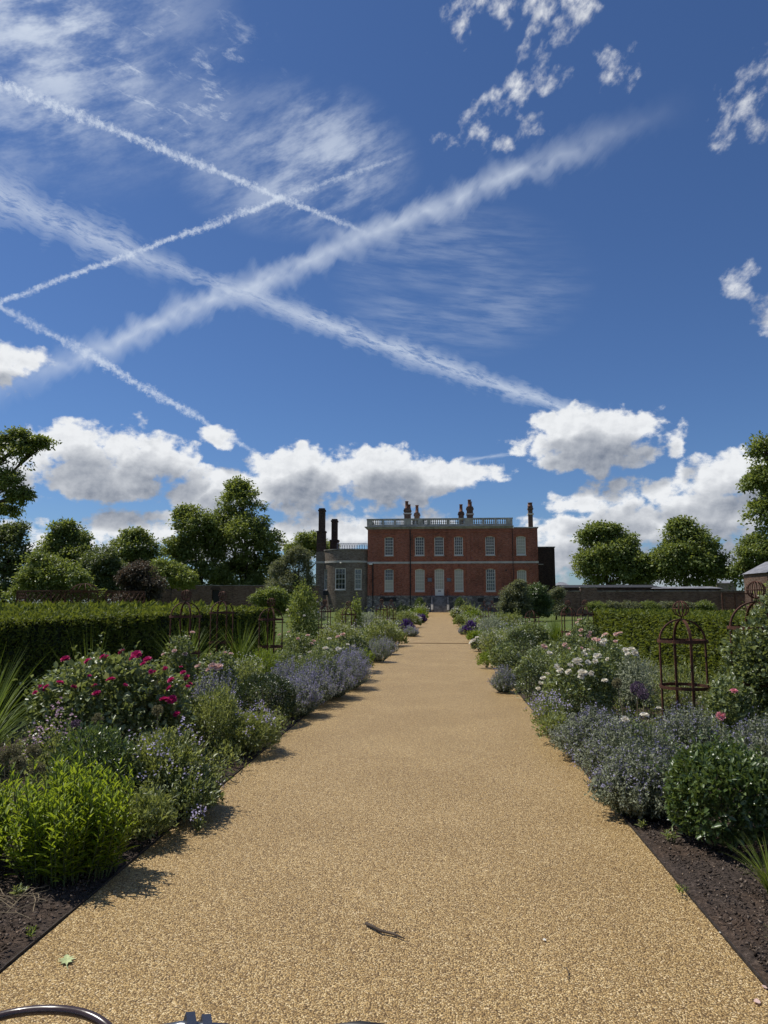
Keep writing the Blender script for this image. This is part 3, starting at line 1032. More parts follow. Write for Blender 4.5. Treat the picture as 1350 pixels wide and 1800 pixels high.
# side run of the balustrade going back on the left
sb = MB().box(XB0, XB0 + .4, YB + .25, BASE_D - .3, BZ0, BZ0 + .3).box(XB0 - .05, XB0 + .45, YB + .25, BASE_D - .3, BZ1 - .2, BZ1)
for k in range(8):
    y = YB + 1.5 + k * 1.9
    sb.box(XB0 + .02, XB0 + .38, y, y + .5, BZ0 + .3, BZ1 - .2)
hobj(sb, 'side_parapet', MAT['stone'])


def chimney(x0, x1, ytop, Y, pots, parent=house, mat='brick_wall', zb=None, band=False, stepy=None, x2=None):
    "brick stack with cap courses and clay pots; pixels give its extent at the house front"
    s = Y / HY
    a, b = hx(x0) * s, hx(x1) * s
    zt = EYE + (hz(ytop) - EYE) * s
    zb = (Z_COR - .2) if zb is None else zb
    d = min(1.3, (b - a) * 1.2)
    mb = MB()
    if stepy:
        zs = EYE + (hz(stepy) - EYE) * s
        mb.box(a, b, Y, Y + d, zb, zs)
        mb.box(a - .08, b + .08, Y - .08, Y + d + .08, zs, zs + .22)
        c, e = hx(x2[0]) * s, hx(x2[1]) * s
        i = ((b - a) - (e - c)) / 2
        mb.box(c, e, Y + i, Y + d - i, zs + .22, zt - .45)
        mb.box(c - .08, e + .08, Y + i - .08, Y + d - i + .08, zt - .45, zt - .22)
        mb.box(c + .02, e - .02, Y + i + .02, Y + d - i - .02, zt - .22, zt)
    else:
        mb.box(a, b, Y, Y + d, zb, zt - .42)
        mb.box(a - .1, b + .1, Y - .1, Y + d + .1, zt - .42, zt - .24)
        mb.box(a - .03, b + .03, Y - .03, Y + d + .03, zt - .24, zt)
    c = hobj(mb, 'chimney', MAT[mat], parent)
    if band:
        zc = EYE + (hz(band) - EYE) * s
        hobj(MB().box(a - .12, b + .12, Y - .12, Y + d + .12, zc - .1, zc + .1), 'stone_band', MAT['band'], c)
    for (f, r, hgt) in pots:
        x = a + (b - a) * f
        pt = MB().lathe([(r * 1.15, zt), (r * 1.15, zt + .12), (r, zt + .14), (r * .85, zt + hgt - .12), (r * 1.08, zt + hgt - .1), (r * 1.08, zt + hgt)], 10, (x, Y + d / 2))
        hobj(pt, 'chimney_pot', MAT['clay'], c, True)
    return c


chimney(711, 722.5, 893, HY + 3.0, [(.38, .26, 1.15), (.74, .24, .65)], band=902)
chimney(729, 738.5, 901, HY + 7.0, [(.5, .26, 1.25)])
chimney(808, 817.5, 900, HY + 6.0, [(.5, .26, 1.2)])
chimney(823, 834, 891, HY + 3.0, [(.45, .26, 1.1), (.62, .22, .8)], band=904)
c5 = chimney(933, 940.5, 892, HY + .8, [(.5, .33, .6)], band=905)
# glazed lantern behind the balustrade
ln = MB()
x0, x1 = hx(724), hx(746)
ln.box(x0, x1, HY + 4.6, HY + 6.6, Z_COR - .2, hz(906))
lo = hobj(ln, 'roof_lantern', MAT['glass'])
lf = MB()
for i in range(5):
    x = x0 + (x1 - x0) * i / 4
    lf.box(x - .05, x + .05, HY + 4.52, HY + 4.6, Z_COR, hz(905.5))
lf.box(x0 - .1, x1 + .1, HY + 4.5, HY + 6.7, hz(906), hz(904.5))
hobj(lf, 'lantern_frame', MAT['white'], lo)
# drainpipes
for px, top, r in ((721.6, Z_COR - .1, .07), (655.5, hz(990), .08), (903.2, Z_COR - .1, .04)):
    pp = MB().tube([(hx(px), HY - .14, .1), (hx(px), HY - .14, top)], r, 8)
    for z in np.arange(1.5, top, 2.2):
        pp.box(hx(px) - r * 1.5, hx(px) + r * 1.5, HY - .16, HY, z, z + .09)
    hobj(pp, 'drainpipe', MAT['black_iron'])
pp = MB().tube([(hx(725.3), HY - .10, hz(967)), (hx(725.3), HY - .10, hz(942)), (hx(726.5), HY - .10, hz(940))], .07, 8)
hobj(pp, 'copper_pipe', MAT['clay'])
# door with fanlight panes, letter plate
a, b = hx(764.5), hx(781)
make_window(house, Vector(((a + b) / 2, HY, hz(1036.5))) - HL, 0, b - a, hz(999.7) - hz(1036.5), 4, 6, 1.0, True, 'door_glazing', False, False)
dr = MB().box(a + .02, b - .02, HY + .09, HY + .16, hz(1050) + .02, hz(1036.5) - .005)
for (u0, u1) in ((.14, .46), (.54, .86)):
    dr.box(a + (b - a) * u0, a + (b - a) * u1, HY + .075, HY + .09, hz(1048.5), hz(1041))
door = hobj(dr, 'door', MAT['white'])
hobj(MB().box((a + b) / 2 - .2, (a + b) / 2 + .2, HY + .07, HY + .089, hz(1040), hz(1038)), 'letter_plate', MAT['alloy'], door)
for (px0, px1) in ((752, 759.5), (786, 793.2)):
    pl = hobj(MB().box(hx(px0), hx(px1), HY - .05, HY - .001, hz(1022.3), hz(1015.8)), 'plaque', MAT['plaque'])
    tx = MB()
    for k in range(4):
        z = hz(1021.2) + k * .105
        tx.box(hx(px0) + .08, hx(px1) - .08 - .1 * (k % 2), HY - .056, HY - .051, z, z + .03)
    hobj(tx, 'lettering', MAT['stone'], pl)
# steps up to the door with side walls and rails
YS = HY - 3.4
st_n = 9
zs = hz(1050) - .02
xa, xb = hx(762), hx(785)
steps = MB().box(xa, xb, HY - 1.0, HY - .15, 0, zs)
so = hobj(steps, 'step_landing', MAT['stone_dark'])
for k in range(st_n):
    z = zs * (k + 1) / (st_n + 1)
    y0 = YS + (HY - 1.0 - YS) * k / st_n
    hobj(MB().box(xa + .01, xb - .01, y0, HY - 1.002, z - zs / (st_n + 1) + .001, z), 'step', MAT['stone_dark'], so)
for x in (xa - .32, xb + .02):
    mb = MB()
    mb.add([(x, YS - .1, 0), (x + .3, YS - .1, 0), (x + .3, HY - .15, 0), (x, HY - .15, 0),
            (x, YS - .1, .35), (x + .3, YS - .1, .35), (x + .3, HY - 1.0, zs + .12), (x, HY - 1.0, zs + .12), (x + .3, HY - .15, zs + .12), (x, HY - .15, zs + .12)],
           [(0, 1, 5, 4), (1, 2, 8, 6, 5), (0, 4, 7, 9, 3), (4, 5, 6, 7), (7, 6, 8, 9)])
    hobj(mb, 'step_side_wall', MAT['stone_dark'], so)
    r = MB()
    xm = x + .15
    r.tube([(xm, YS, 1.25), (xm, HY - 1.0, zs + 1.0), (xm, HY - .2, zs + 1.0)], .03, 6)
    for k in range(9):
        t = k / 8
        y = YS + (HY - 1.0 - YS) * t
        r.tube([(xm, y, .3 + (zs - .2) * t), (xm, y, 1.25 + (zs - .25) * t)], .018, 5)
    hobj(r, 'handrail', MAT['black_iron'], so)
# basement openings, vents
for (p0, p1, q0, q1) in ((668, 697, 1057, 1050), (840, 850, 1058, 1051), (868, 880, 1058, 1051)):
    hobj(MB().box(hx(p0), hx(p1), HY - .16, HY - .141, hz(q0), hz(q1)), 'basement_opening', MAT['black_iron'])
hobj(MB().box(hx(889.5), hx(891.8), HY - .03, HY - .001, hz(1004.5), hz(1001.5)), 'wall_vent', MAT['black_iron'])

# ---- dark side wing on the right, further back
YR = HY + 5
s = YR / HY
xr0, xr1 = HXR - .3, hx(977.5) * s
zr = EYE + (hz(963.5) - EYE) * s
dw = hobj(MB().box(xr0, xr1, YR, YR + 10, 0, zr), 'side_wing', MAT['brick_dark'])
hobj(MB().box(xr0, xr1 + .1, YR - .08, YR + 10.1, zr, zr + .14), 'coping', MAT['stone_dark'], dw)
for (q0, q1) in ((992, 980), (1034, 1016)):
    z0, z1 = EYE + (hz(q0) - EYE) * s, EYE + (hz(q1) - EYE) * s
    x0 = hx(949.7) * s
    make_window(house, Vector((x0 + .1, YR - .05, z0)) - HL, 0, .8, z1 - z0, 2, 4, 0, False, 'window', True, False)

# ---- grey bow-fronted wing on the left
bow_x0, bow_x1 = hx(567), hx(654)
BYB = HY + 1.2
halfc = (bow_x1 - bow_x0) / 2
sag = 1.9
rad = (halfc ** 2 + sag ** 2) / (2 * sag)
cxb, cyb = (bow_x0 + bow_x1) / 2, BYB - sag + rad
tmax = math.asin(halfc / rad)


def bowp(u, v, d):
    return (cxb + (rad - d) * math.sin(u / rad), cyb - (rad - d) * math.cos(u / rad), v)


def bow_u(px):
    "arc position of a pixel column on the bow"
    best = min(np.linspace(-tmax, tmax, 400), key=lambda t: abs((cxb + rad * math.sin(t)) / (cyb - rad * math.cos(t)) - hx(px) / HY))
    return best * rad


zb_top, zb_b0, zb_b1 = hz(966), hz(988.5), hz(985)
bw = [(568.5, 575, 1036, 999.5, 3, 4), (589, 607, 1036.5, 998.5, 3, 4), (623.5, 635.5, 1036, 999.5, 3, 4)]
hl = [(bow_u(a), bow_u(b), hz(c), hz(d)) for (a, b, c, d, _, _) in bw]
wing = hobj(wall_grid(-tmax * rad, tmax * rad, 0, zb_top, hl, bowp, .2, .35), 'bow_wing', MAT['brick_grey'])
for (a, b, c, d, cc, rr_), (u0, u1, z0, z1) in zip(bw, hl):
    um = (u0 + u1) / 2
    make_window(house, Vector(bowp(um, z0, 0)) - HL, um / rad, u1 - u0, z1 - z0, cc, rr_, 0, False, 'window', True, False)
bd = wall_grid(-tmax * rad, tmax * rad, zb_b0, zb_b1, [], lambda u, v, d: bowp(u, v, -.08), .1, .35)
k = len(bd.v)
bd.v += [bowp(math.asin((v[0] - cxb) / (rad + .08)) * rad, v[2], .02) for v in bd.v]
bd.f += [(a_, b_, b_ + k, a_ + k) for f in bd.f for (a_, b_) in ((f[0], f[1]), (f[2], f[3]))]
hobj(bd, 'string_course', MAT['band'], wing)
cp = wall_grid(-tmax * rad, tmax * rad, zb_top, zb_top + .14, [], lambda u, v, d: bowp(u, v, -.1), .1, .35)
k = len(cp.v)
cp.v += [bowp(math.asin((v[0] - cxb) / (rad + .1)) * rad, v[2], .4) for v in cp.v]
cp.f += [(a_, b_, b_ + k, a_ + k) for f in cp.f for (a_, b_) in ((f[0], f[1]), (f[2], f[3]))]
hobj(cp, 'coping', MAT['stone_dark'], wing)
xl = hx(552)
flat = MB().box(xl, bow_x0 + .02, BYB, BYB + 14, 0, zb_top - .1)
flat.box(bow_x0 + .02, bow_x1 + .3, BYB + .8, BYB + 14, 0, zb_top - .5)
hobj(flat, 'wing_block', MAT['brick_grey'], wing)
hobj(MB().box(xl - .1, bow_x0 - .02, BYB - .08, BYB + .3, zb_b0, zb_b1), 'string_course', MAT['band'], wing)
hobj(MB().box(hx(567.5), hx(575.5), BYB - 1.0, BYB - .7, hz(1046), hz(1038)), 'vent_box', MAT['black_iron'], wing)
# lamps and camera on the wing
hobj(MB().lathe([(.02, hz(990.6)), (.13, hz(989.8)), (.13, hz(989)), (.05, hz(988.4))], 8, (hx(599.5), BYB - sag - .12)), 'bulkhead_lamp', MAT['white'], wing)
hobj(MB().box(hx(649), hx(655), HY - .5, HY - .15, hz(992.5), hz(990)).box(hx(654), hx(655.2), HY - .3, HY - .01, hz(990), hz(988.8)), 'wall_camera', MAT['white'], wing)
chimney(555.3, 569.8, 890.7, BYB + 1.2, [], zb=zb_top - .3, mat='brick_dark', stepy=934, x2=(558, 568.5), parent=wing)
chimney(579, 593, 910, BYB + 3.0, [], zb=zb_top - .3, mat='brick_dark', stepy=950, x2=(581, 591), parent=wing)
# roof railing: blue-grey uprights with diamonds
rl = MB()
yr = BYB + 2.0
s = yr / HY
rx0, rx1 = hx(592) * s, hx(645) * s
rz0, rz1 = zb_top - .45, EYE + (hz(954) - EYE) * s
rl.tube([(rx0, yr, rz1), (rx1, yr, rz1)], .035, 5)
rl.tube([(rx0, yr, rz0 + .5), (rx1, yr, rz0 + .5)], .025, 5)
k = 12
for i in range(k + 1):
    x = rx0 + (rx1 - rx0) * i / k
    rl.tube([(x, yr, rz0), (x, yr, rz1)], .026, 5)
    if i < k:
        dxx = (rx1 - rx0) / k
        zm = (rz0 + .5 + rz1) / 2
        hh = (rz1 - rz0 - .5) / 2
        for q in ((x, zm, x + dxx / 2, zm + hh), (x + dxx / 2, zm + hh, x + dxx, zm), (x, zm, x + dxx / 2, zm - hh), (x + dxx / 2, zm - hh, x + dxx, zm)):
            rl.tube([(q[0], yr, q[1]), (q[2], yr, q[3])], .02, 4)
hobj(rl, 'roof_railing', MAT['blue_grey_iron'], wing)

# ================================================================== garden walls and outbuildings
def garden_wall(name, label, px0, px1, ytop, Y, mat, holes_px=(), cop=True, thick=.35, cat='wall'):
    a, b = P(px0, 1057, Y).x, P(px1, 1057, Y).x
    zt = P(775, ytop, Y).z
    root = empty(name, ((a + b) / 2, Y, 0), label, cat)
    L = Vector(root.location)
    hs = [(P(h[0], 1057, Y).x, P(h[1], 1057, Y).x, -.05, P(775, h[2], Y).z) for h in holes_px]
    mb = wall_grid(a, b, -.05, zt, hs, lambda u, v, d: (u, Y + d, v), thick)
    mb.add([(a, Y + thick, 0), (b, Y + thick, 0), (b, Y + thick, zt), (a, Y + thick, zt)], [(3, 2, 1, 0)] if not hs else [])
    mb.add([(a, Y, 0), (a, Y + thick, 0), (a, Y + thick, zt), (a, Y, zt)], [(0, 1, 2, 3)])
    mb.add([(b, Y, 0), (b, Y + thick, 0), (b, Y + thick, zt), (b, Y, zt)], [(3, 2, 1, 0)])
    mb.v = [tuple(Vector(v) - L) for v in mb.v]
    mb.obj('brickwork', mat, root)
    if cop:
        c = MB().box(a - .04, b + .04, Y - .06, Y + thick + .06, zt, zt + .08)
        c.v = [tuple(Vector(v) - L) for v in c.v]
        c.obj('coping', MAT['stone_dark'], root)
    return root, L, a, b, zt


YWL = 88.0
root, L, a, b, zt = garden_wall('garden_wall', 'long grey-brown brick garden wall with an arched doorway, left of the house', 240, 560, 1029, YWL, MAT['brick_wall'], [(372, 385, 1036)])
xa, xb = P(372, 1057, YWL).x, P(385, 1057, YWL).x
MB().box(xa - L.x, xb - L.x, .2, .26, -.03, P(775, 1036, YWL).z - .02).obj('door', MAT['black_iron'], root)
ar = MB()
zc = P(775, 1036, YWL).z
for i in range(8):
    t0, t1 = math.pi * i / 8, math.pi * (i + 1) / 8
    r0, r1 = (xb - xa) / 2, (xb - xa) / 2 + .22
    cx = (xa + xb) / 2 - L.x
    ar.add([(cx + r0 * math.cos(t), -.05, zc - .02 + r0 * .8 * math.sin(t)) for t in (t0, t1)] + [(cx + r1 * math.cos(t), -.05, zc - .02 + r1 * .8 * math.sin(t)) for t in (t1, t0)], [(0, 1, 2, 3)])
    ar.add([(cx, -.02, zc - .02), (cx + r0 * math.cos(t0), -.02, zc - .02 + r0 * .8 * math.sin(t0)), (cx + r0 * math.cos(t1), -.02, zc - .02 + r0 * .8 * math.sin(t1))], [(0, 1, 2)])
ar.obj('brick_arch', MAT['brick_dark'], root)

YWR = 74.0
root, L, a, b, zt = garden_wall('garden_wall', 'long dark red brick garden wall below the two round trees on the right', 985, 1420, 1040, YWR, MAT['brick_wall'])
MB().box(P(1021, 1057, YWR).x - L.x, P(1050, 1057, YWR).x - L.x, -.1, .45, -.03, P(775, 1033.5, YWR).z).obj('pier', MAT['brick_wall'], root)
MB().box(P(1020, 1057, YWR).x - L.x, P(1051, 1057, YWR).x - L.x, -.16, .51, P(775, 1033.5, YWR).z + .001, P(775, 1032.3, YWR).z).obj('pier_cap', MAT['stone_dark'], root)


def shed(name, label, px0, px1, yeave, yridge, Y, wall_mat, roof_mat, depth=4.0, gable=False):
    a, b = P(px0, 1057, Y).x, P(px1, 1057, Y).x
    ze, zr_ = P(775, yeave, Y).z, P(775, yridge, Y).z
    root = empty(name, ((a + b) / 2, Y, 0), label, 'outbuilding')
    hw = (b - a) / 2
    MB().box(-hw, hw, 0, depth, 0, ze).obj('wall', wall_mat, root)
    r = MB()
    if gable:
        r.add([(-hw - .2, -.2, ze), (hw + .2, -.2, ze), (0, -.2, zr_), (-hw - .2, depth, ze), (hw + .2, depth, ze), (0, depth, zr_)],
              [(0, 2, 5, 3), (2, 1, 4, 5), (0, 1, 2), (3, 5, 4)])
    else:
        r.add([(-hw - .2, -.25, ze), (hw + .2, -.25, ze), (hw - .3, depth * .5, zr_), (-hw + .3, depth * .5, zr_), (-hw - .2, depth, ze), (hw + .2, depth, ze)],
              [(0, 1, 2, 3), (3, 2, 5, 4), (0, 3, 4), (1, 5, 2)])
    r.obj('roof', roof_mat, root)
    return root


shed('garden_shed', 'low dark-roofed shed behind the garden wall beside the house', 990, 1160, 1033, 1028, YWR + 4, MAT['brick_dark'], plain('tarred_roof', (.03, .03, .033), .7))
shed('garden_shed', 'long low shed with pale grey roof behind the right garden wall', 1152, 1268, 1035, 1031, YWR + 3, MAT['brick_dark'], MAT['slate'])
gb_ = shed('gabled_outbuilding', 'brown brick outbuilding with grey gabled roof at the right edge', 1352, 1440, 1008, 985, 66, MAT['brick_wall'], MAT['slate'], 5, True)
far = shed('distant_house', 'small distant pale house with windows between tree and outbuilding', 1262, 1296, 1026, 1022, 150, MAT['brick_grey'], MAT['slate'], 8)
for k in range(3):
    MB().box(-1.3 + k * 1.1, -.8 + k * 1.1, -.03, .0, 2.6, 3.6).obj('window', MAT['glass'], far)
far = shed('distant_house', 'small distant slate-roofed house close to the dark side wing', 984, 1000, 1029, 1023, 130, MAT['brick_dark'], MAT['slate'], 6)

# ---- chimney-top ball on the right stack
hobj(MB().lathe([(.02, hz(884.6)), (.22, hz(885.4)), (.3, hz(887)), (.22, hz(888.6)), (.1, hz(889.4))][::-1], 10, (hx(936.8), HY + 1.3)), 'stone_ball', MAT['stone'], c5, True)


# ================================================================== vegetation generators
def vnoise(p, seed=0):
    "smooth lattice noise, 0..1"
    p = np.asarray(p, float)
    i = np.floor(p).astype(np.int64)
    f = p - i
    f = f * f * (3 - 2 * f)
    r = 0
    for dx in (0, 1):
        for dy in (0, 1):
            for dz in (0, 1):
                h = (i[:, 0] + dx) * 374761393 + (i[:, 1] + dy) * 668265263 + (i[:, 2] + dz) * 2147483647 + seed * 974711
                h = (h ^ (h >> 13)) * 1274126177
                h = ((h ^ (h >> 16)) & 0xffff) / 65535.0
                w = (f[:, 0] if dx else 1 - f[:, 0]) * (f[:, 1] if dy else 1 - f[:, 1]) * (f[:, 2] if dz else 1 - f[:, 2])
                r = r + w * h
    return r


def part_mesh(root, name, VF, mat, label=None):
    V, F = VF
    me = trimesh(name, V, F, mat)
    o = link(name, me, root)
    if name in ('flowers', 'flower_spikes'):
        o['kind'] = 'stuff'      # far too many to pick apart
    return o


def stems_tri(A, B, r, bend=None):
    "thin three-sided stems from A to B"
    n = len(A)
    D = unit(B - A)
    S = unit(np.cross(D, np.array([[0.37, 0.21, 0.11]]) + np.zeros((n, 3))))
    U = np.cross(S, D)
    r = np.broadcast_to(np.asarray(r, float), (n,))[:, None]
    vs_ = []
    for p, k in ((A, 1.0), (B, 0.55)):
        for a in (0, 2.094, 4.189):
            vs_.append(p + (S * math.cos(a) + U * math.sin(a)) * r * k)
    V = np.stack(vs_, 1).reshape(-1, 3)
    k = (np.arange(n) * 6)[:, None]
    tri = [(0, 1, 4), (0, 4, 3), (1, 2, 5), (1, 5, 4), (2, 0, 3), (2, 3, 5)]
    F = np.concatenate([k + np.array([t]) for t in tri], 1).reshape(-1, 3)
    return V, F


def dome(n, rx, ry, h, rng, lump=0.22, shell=0.16, low=-0.55, freq=2.2, square=0.0):
    "points through the outer part of a lumpy mound; returns positions and outward directions"
    d = rnd_dirs(int(n * 1.6), rng)
    d = d[d[:, 2] > low][:n]
    if square:
        e = np.abs(d) ** (1 - square) * np.sign(d)
        shape = e / np.maximum(np.linalg.norm(e, axis=1, keepdims=True), 1e-6)
        k = 1.0 / np.maximum(np.max(np.abs(d), axis=1), .6) ** square
    else:
        shape, k = d, np.ones(len(d))
    sd = int(rng.integers(1, 9999))
    ln = vnoise(d * freq + 20, sd) * 0.6 + vnoise(d * freq * 2.7 + 9, sd + 1) * 0.4
    r = (1 + (ln - .5) * 2 * lump) * k
    r = r * (1 - np.abs(rng.normal(0, shell, len(d))))
    zc = h * 0.45
    pos = np.stack([d[:, 0] * rx * r, d[:, 1] * ry * r, zc + d[:, 2] * h * .55 * r], 1)
    keep = pos[:, 2] > 0.015
    return pos[keep], d[keep]


def leaf_orient(d, rng, up=0.35, rnd=0.8, out=0.7):
    n = len(d)
    D = unit(d * out + np.array([[0, 0, up]]) + rng.normal(size=(n, 3)) * rnd * .5)
    N = unit(d * .6 + np.array([[0, 0, .7]]) + rng.normal(size=(n, 3)) * .45)
    return D, N


def bush_leaves(n, rx, ry, h, L, W, rng, **kw):
    six = kw.pop('six', False)
    sh = kw.pop('shoots', .10)
    up, rndv, out = kw.pop('up', .35), kw.pop('rnd', .8), kw.pop('out', .7)
    pos, d = dome(n, rx, ry, h, rng, **kw)
    D, N = leaf_orient(d, rng, up, rndv, out)
    s = rng.uniform(.45, 1.35, len(pos))
    out_ = [leaves(pos - D * L * .4, D, N, L * s, W * s, six=six)]
    k = int(n * sh / 9)
    if k > 2:      # stray shoots break the outline
        i = rng.choice(np.where(d[:, 2] > -.1)[0], k)
        A = pos[i]
        g = unit(d[i] * .55 + np.array([[0, 0, .75]]) + rng.normal(size=(k, 3)) * .3)
        ln = rng.uniform(1.2, 4.2, k) * L
        t = np.linspace(.1, 1, 9)[None, :, None]
        p = (A[:, None] + g[:, None] * ln[:, None, None] * t).reshape(-1, 3)
        gg = np.repeat(g, 9, 0)
        D2 = unit(gg * .5 + rng.normal(size=p.shape) * .7)
        s2 = rng.uniform(.5, .95, len(p))
        out_ += [leaves(p, D2, unit(rng.normal(size=p.shape) * .5 + np.array([[0, 0, 1]])), L * s2, W * s2), stems_tri(A - g * L, A + g * ln[:, None], W * .07)]
    return join_tri(out_), pos, d


def bush_stems(root, k, rx, ry, h, rng, mat='stem', r=.006):
    a = rng.uniform(0, 2 * math.pi, k)
    q = np.sqrt(rng.uniform(0, 1, k))
    A = np.stack([np.cos(a) * rx * .12, np.sin(a) * ry * .12, np.zeros(k)], 1)
    M = np.stack([np.cos(a) * rx * .5 * q, np.sin(a) * ry * .5 * q, np.full(k, h * .5)], 1)
    B = np.stack([np.cos(a) * rx * .85 * q, np.sin(a) * ry * .85 * q, h * (.95 - .35 * q ** 2)], 1)
    return part_mesh(root, 'stems', join_tri([stems_tri(A, M, r), stems_tri(M, B, r * .7)]), MAT[mat])


def flower_heads(pos, rng, size, k=7, spread=.02):
    "little clusters of open flowers: k petals around each point"
    n = len(pos)
    p = np.repeat(pos, k, 0) + rng.normal(size=(n * k, 3)) * spread
    D = unit(rng.normal(size=(n * k, 3)) + np.array([[0, -.25, .5]]))
    N = unit(rng.normal(size=(n * k, 3)) * .6 + np.array([[0, -.4, .8]]))
    s = rng.uniform(.7, 1.25, n * k)
    return leaves(p, D, N, size * s, size * .8 * s, fold=.1, droop=.05, mid=.6)


def gaps(pos, rng, f=3.0, t=.5):
    return pos[vnoise(pos * f + 50, int(rng.integers(1, 999))) > t]


# ---- plant kinds; each builds one thing: an Empty at its base with parts
def round_bush(root, rx, ry, h, rng, leaf=(.035, .018), n=3500, mat='box_leaf', lump=.14, square=0.0, six=False, shell=.13, stems=10):
    VF, pos, d = bush_leaves(n, rx, ry, h, leaf[0], leaf[1], rng, lump=lump, square=square, six=six, shell=shell)
    part_mesh(root, 'foliage', VF, MAT[mat])
    if stems:
        bush_stems(root, stems, rx, ry, h, rng, 'bark', .005)
    return pos, d


def flowering_mound(root, rx, ry, h, rng, leaf=(.04, .02), n=2500, mat='soft_leaf', flower='lilac', nf=60, fs=.018, lump=.4, fk=7, fspread=.02, shell=.3, lift=.05):
    VF, pos, d = bush_leaves(n, rx, ry, h, leaf[0], leaf[1], rng, lump=lump, shell=shell, up=.6)
    part_mesh(root, 'foliage', VF, MAT[mat])
    bush_stems(root, 14, rx, ry, h, rng)
    if nf:
        fp, fd = dome(nf * 3, rx, ry, h, rng, lump=lump, shell=.04, low=.0)
        fp = fp[:nf] * np.array([[1.03, 1.03, 1.02]]) + np.array([[0, 0, lift]])
        part_mesh(root, 'flowers', flower_heads(fp, rng, fs, fk, fspread), MAT[flower])
    return pos, d


def catmint(root, rx, ry, h, rng, n=420, leaf=(.022, .011), flower='catmint', fden=1.0, mat='silver_leaf', per=13, fper=11):
    a = rng.uniform(0, 2 * math.pi, n)
    q = np.sqrt(rng.uniform(0, 1, n))
    A = np.stack([np.cos(a) * rx * .42 * q, np.sin(a) * ry * .42 * q, np.zeros(n)], 1)
    hh = h * rng.uniform(.66, 1.12, n) * (1 - .62 * q ** 2.2)
    q2 = q * rng.uniform(.9, 1.3, n)
    B = np.stack([np.cos(a) * rx * q2, np.sin(a) * ry * q2, hh], 1)
    M = (A + B) / 2 + np.stack([np.cos(a) * rx * .12 * q, np.sin(a) * ry * .12 * q, hh * .08], 1)
    part_mesh(root, 'stems', join_tri([stems_tri(A, M, .0022), stems_tri(M, B, .0016)]), MAT['stem'])

    def along(t):
        t = t[:, :, None]
        p = (1 - t) ** 2 * A[:, None] + 2 * t * (1 - t) * (2 * M - (A + B) / 2)[:, None] + t ** 2 * B[:, None]
        return p.reshape(-1, 3)
    t = rng.uniform(.12, .86, (n, per))
    p = along(t)
    D = unit(rng.normal(size=p.shape) + np.array([[0, 0, .25]]))
    N = unit(rng.normal(size=p.shape) * .5 + np.array([[0, 0, 1]]))
    s = rng.uniform(.6, 1.3, len(p))
    part_mesh(root, 'foliage', leaves(p, D, N, leaf[0] * s, leaf[1] * s), MAT[mat])
    if flower:
        keep = rng.uniform(size=n) < .85 * fden
        t = rng.uniform(.62, 1.02, (n, fper))
        p = along(t).reshape(n, fper, 3)[keep].reshape(-1, 3)
        p = p + rng.normal(size=p.shape) * .006
        D = unit(rng.normal(size=p.shape) + np.array([[0, 0, .3]]))
        s = rng.uniform(.6, 1.25, len(p))
        part_mesh(root, 'flower_spikes', leaves(p, D, rnd_dirs(len(p), rng), .016 * s * (leaf[0] / .022), .010 * s * (leaf[0] / .022), mid=.6), MAT[flower])


def grass_clump(root, rx, h, rng, n=150, W=.008, mat='grass_blade', lean=.6, name='blades', droopy=1.0):
    seg = 6
    a = rng.uniform(0, 2 * math.pi, n)
    L = h * rng.uniform(.75, 1.35, n)
    k = rng.uniform(.15, 1.0, n) * lean
    base = np.stack([np.cos(a), np.sin(a), np.zeros(n)], 1) * (rx * .12 * rng.uniform(0, 1, n))[:, None]
    out = np.stack([np.cos(a), np.sin(a), np.zeros(n)], 1)
    side = np.stack([-np.sin(a), np.cos(a), np.zeros(n)], 1)
    rows = []
    for i in range(seg + 1):
        t = i / seg
        ang = (k * (0.35 + 1.25 * t * droopy))[:, None]
        if i == 0:
            p = base
        else:
            p = rows[-1][2] + (out * np.sin(ang) + np.array([[0, 0, 1]]) * np.cos(ang)) * (L / seg)[:, None]
        w = W * (1 - t ** 2.2 * .95) * .5
        rows.append((p - side * w, p + side * w, p))
    V = np.stack([x for r in rows for x in r[:2]], 1).reshape(-1, 3)
    m = (seg + 1) * 2
    kk = (np.arange(n) * m)[:, None]
    F = []
    for i in range(seg):
        o = 2 * i
        F += [kk + np.array([[o, o + 1, o + 3]]), kk + np.array([[o, o + 3, o + 2]])]
    F = np.concatenate(F, 1).reshape(-1, 3)
    part_mesh(root, name, (V, F), MAT[mat])


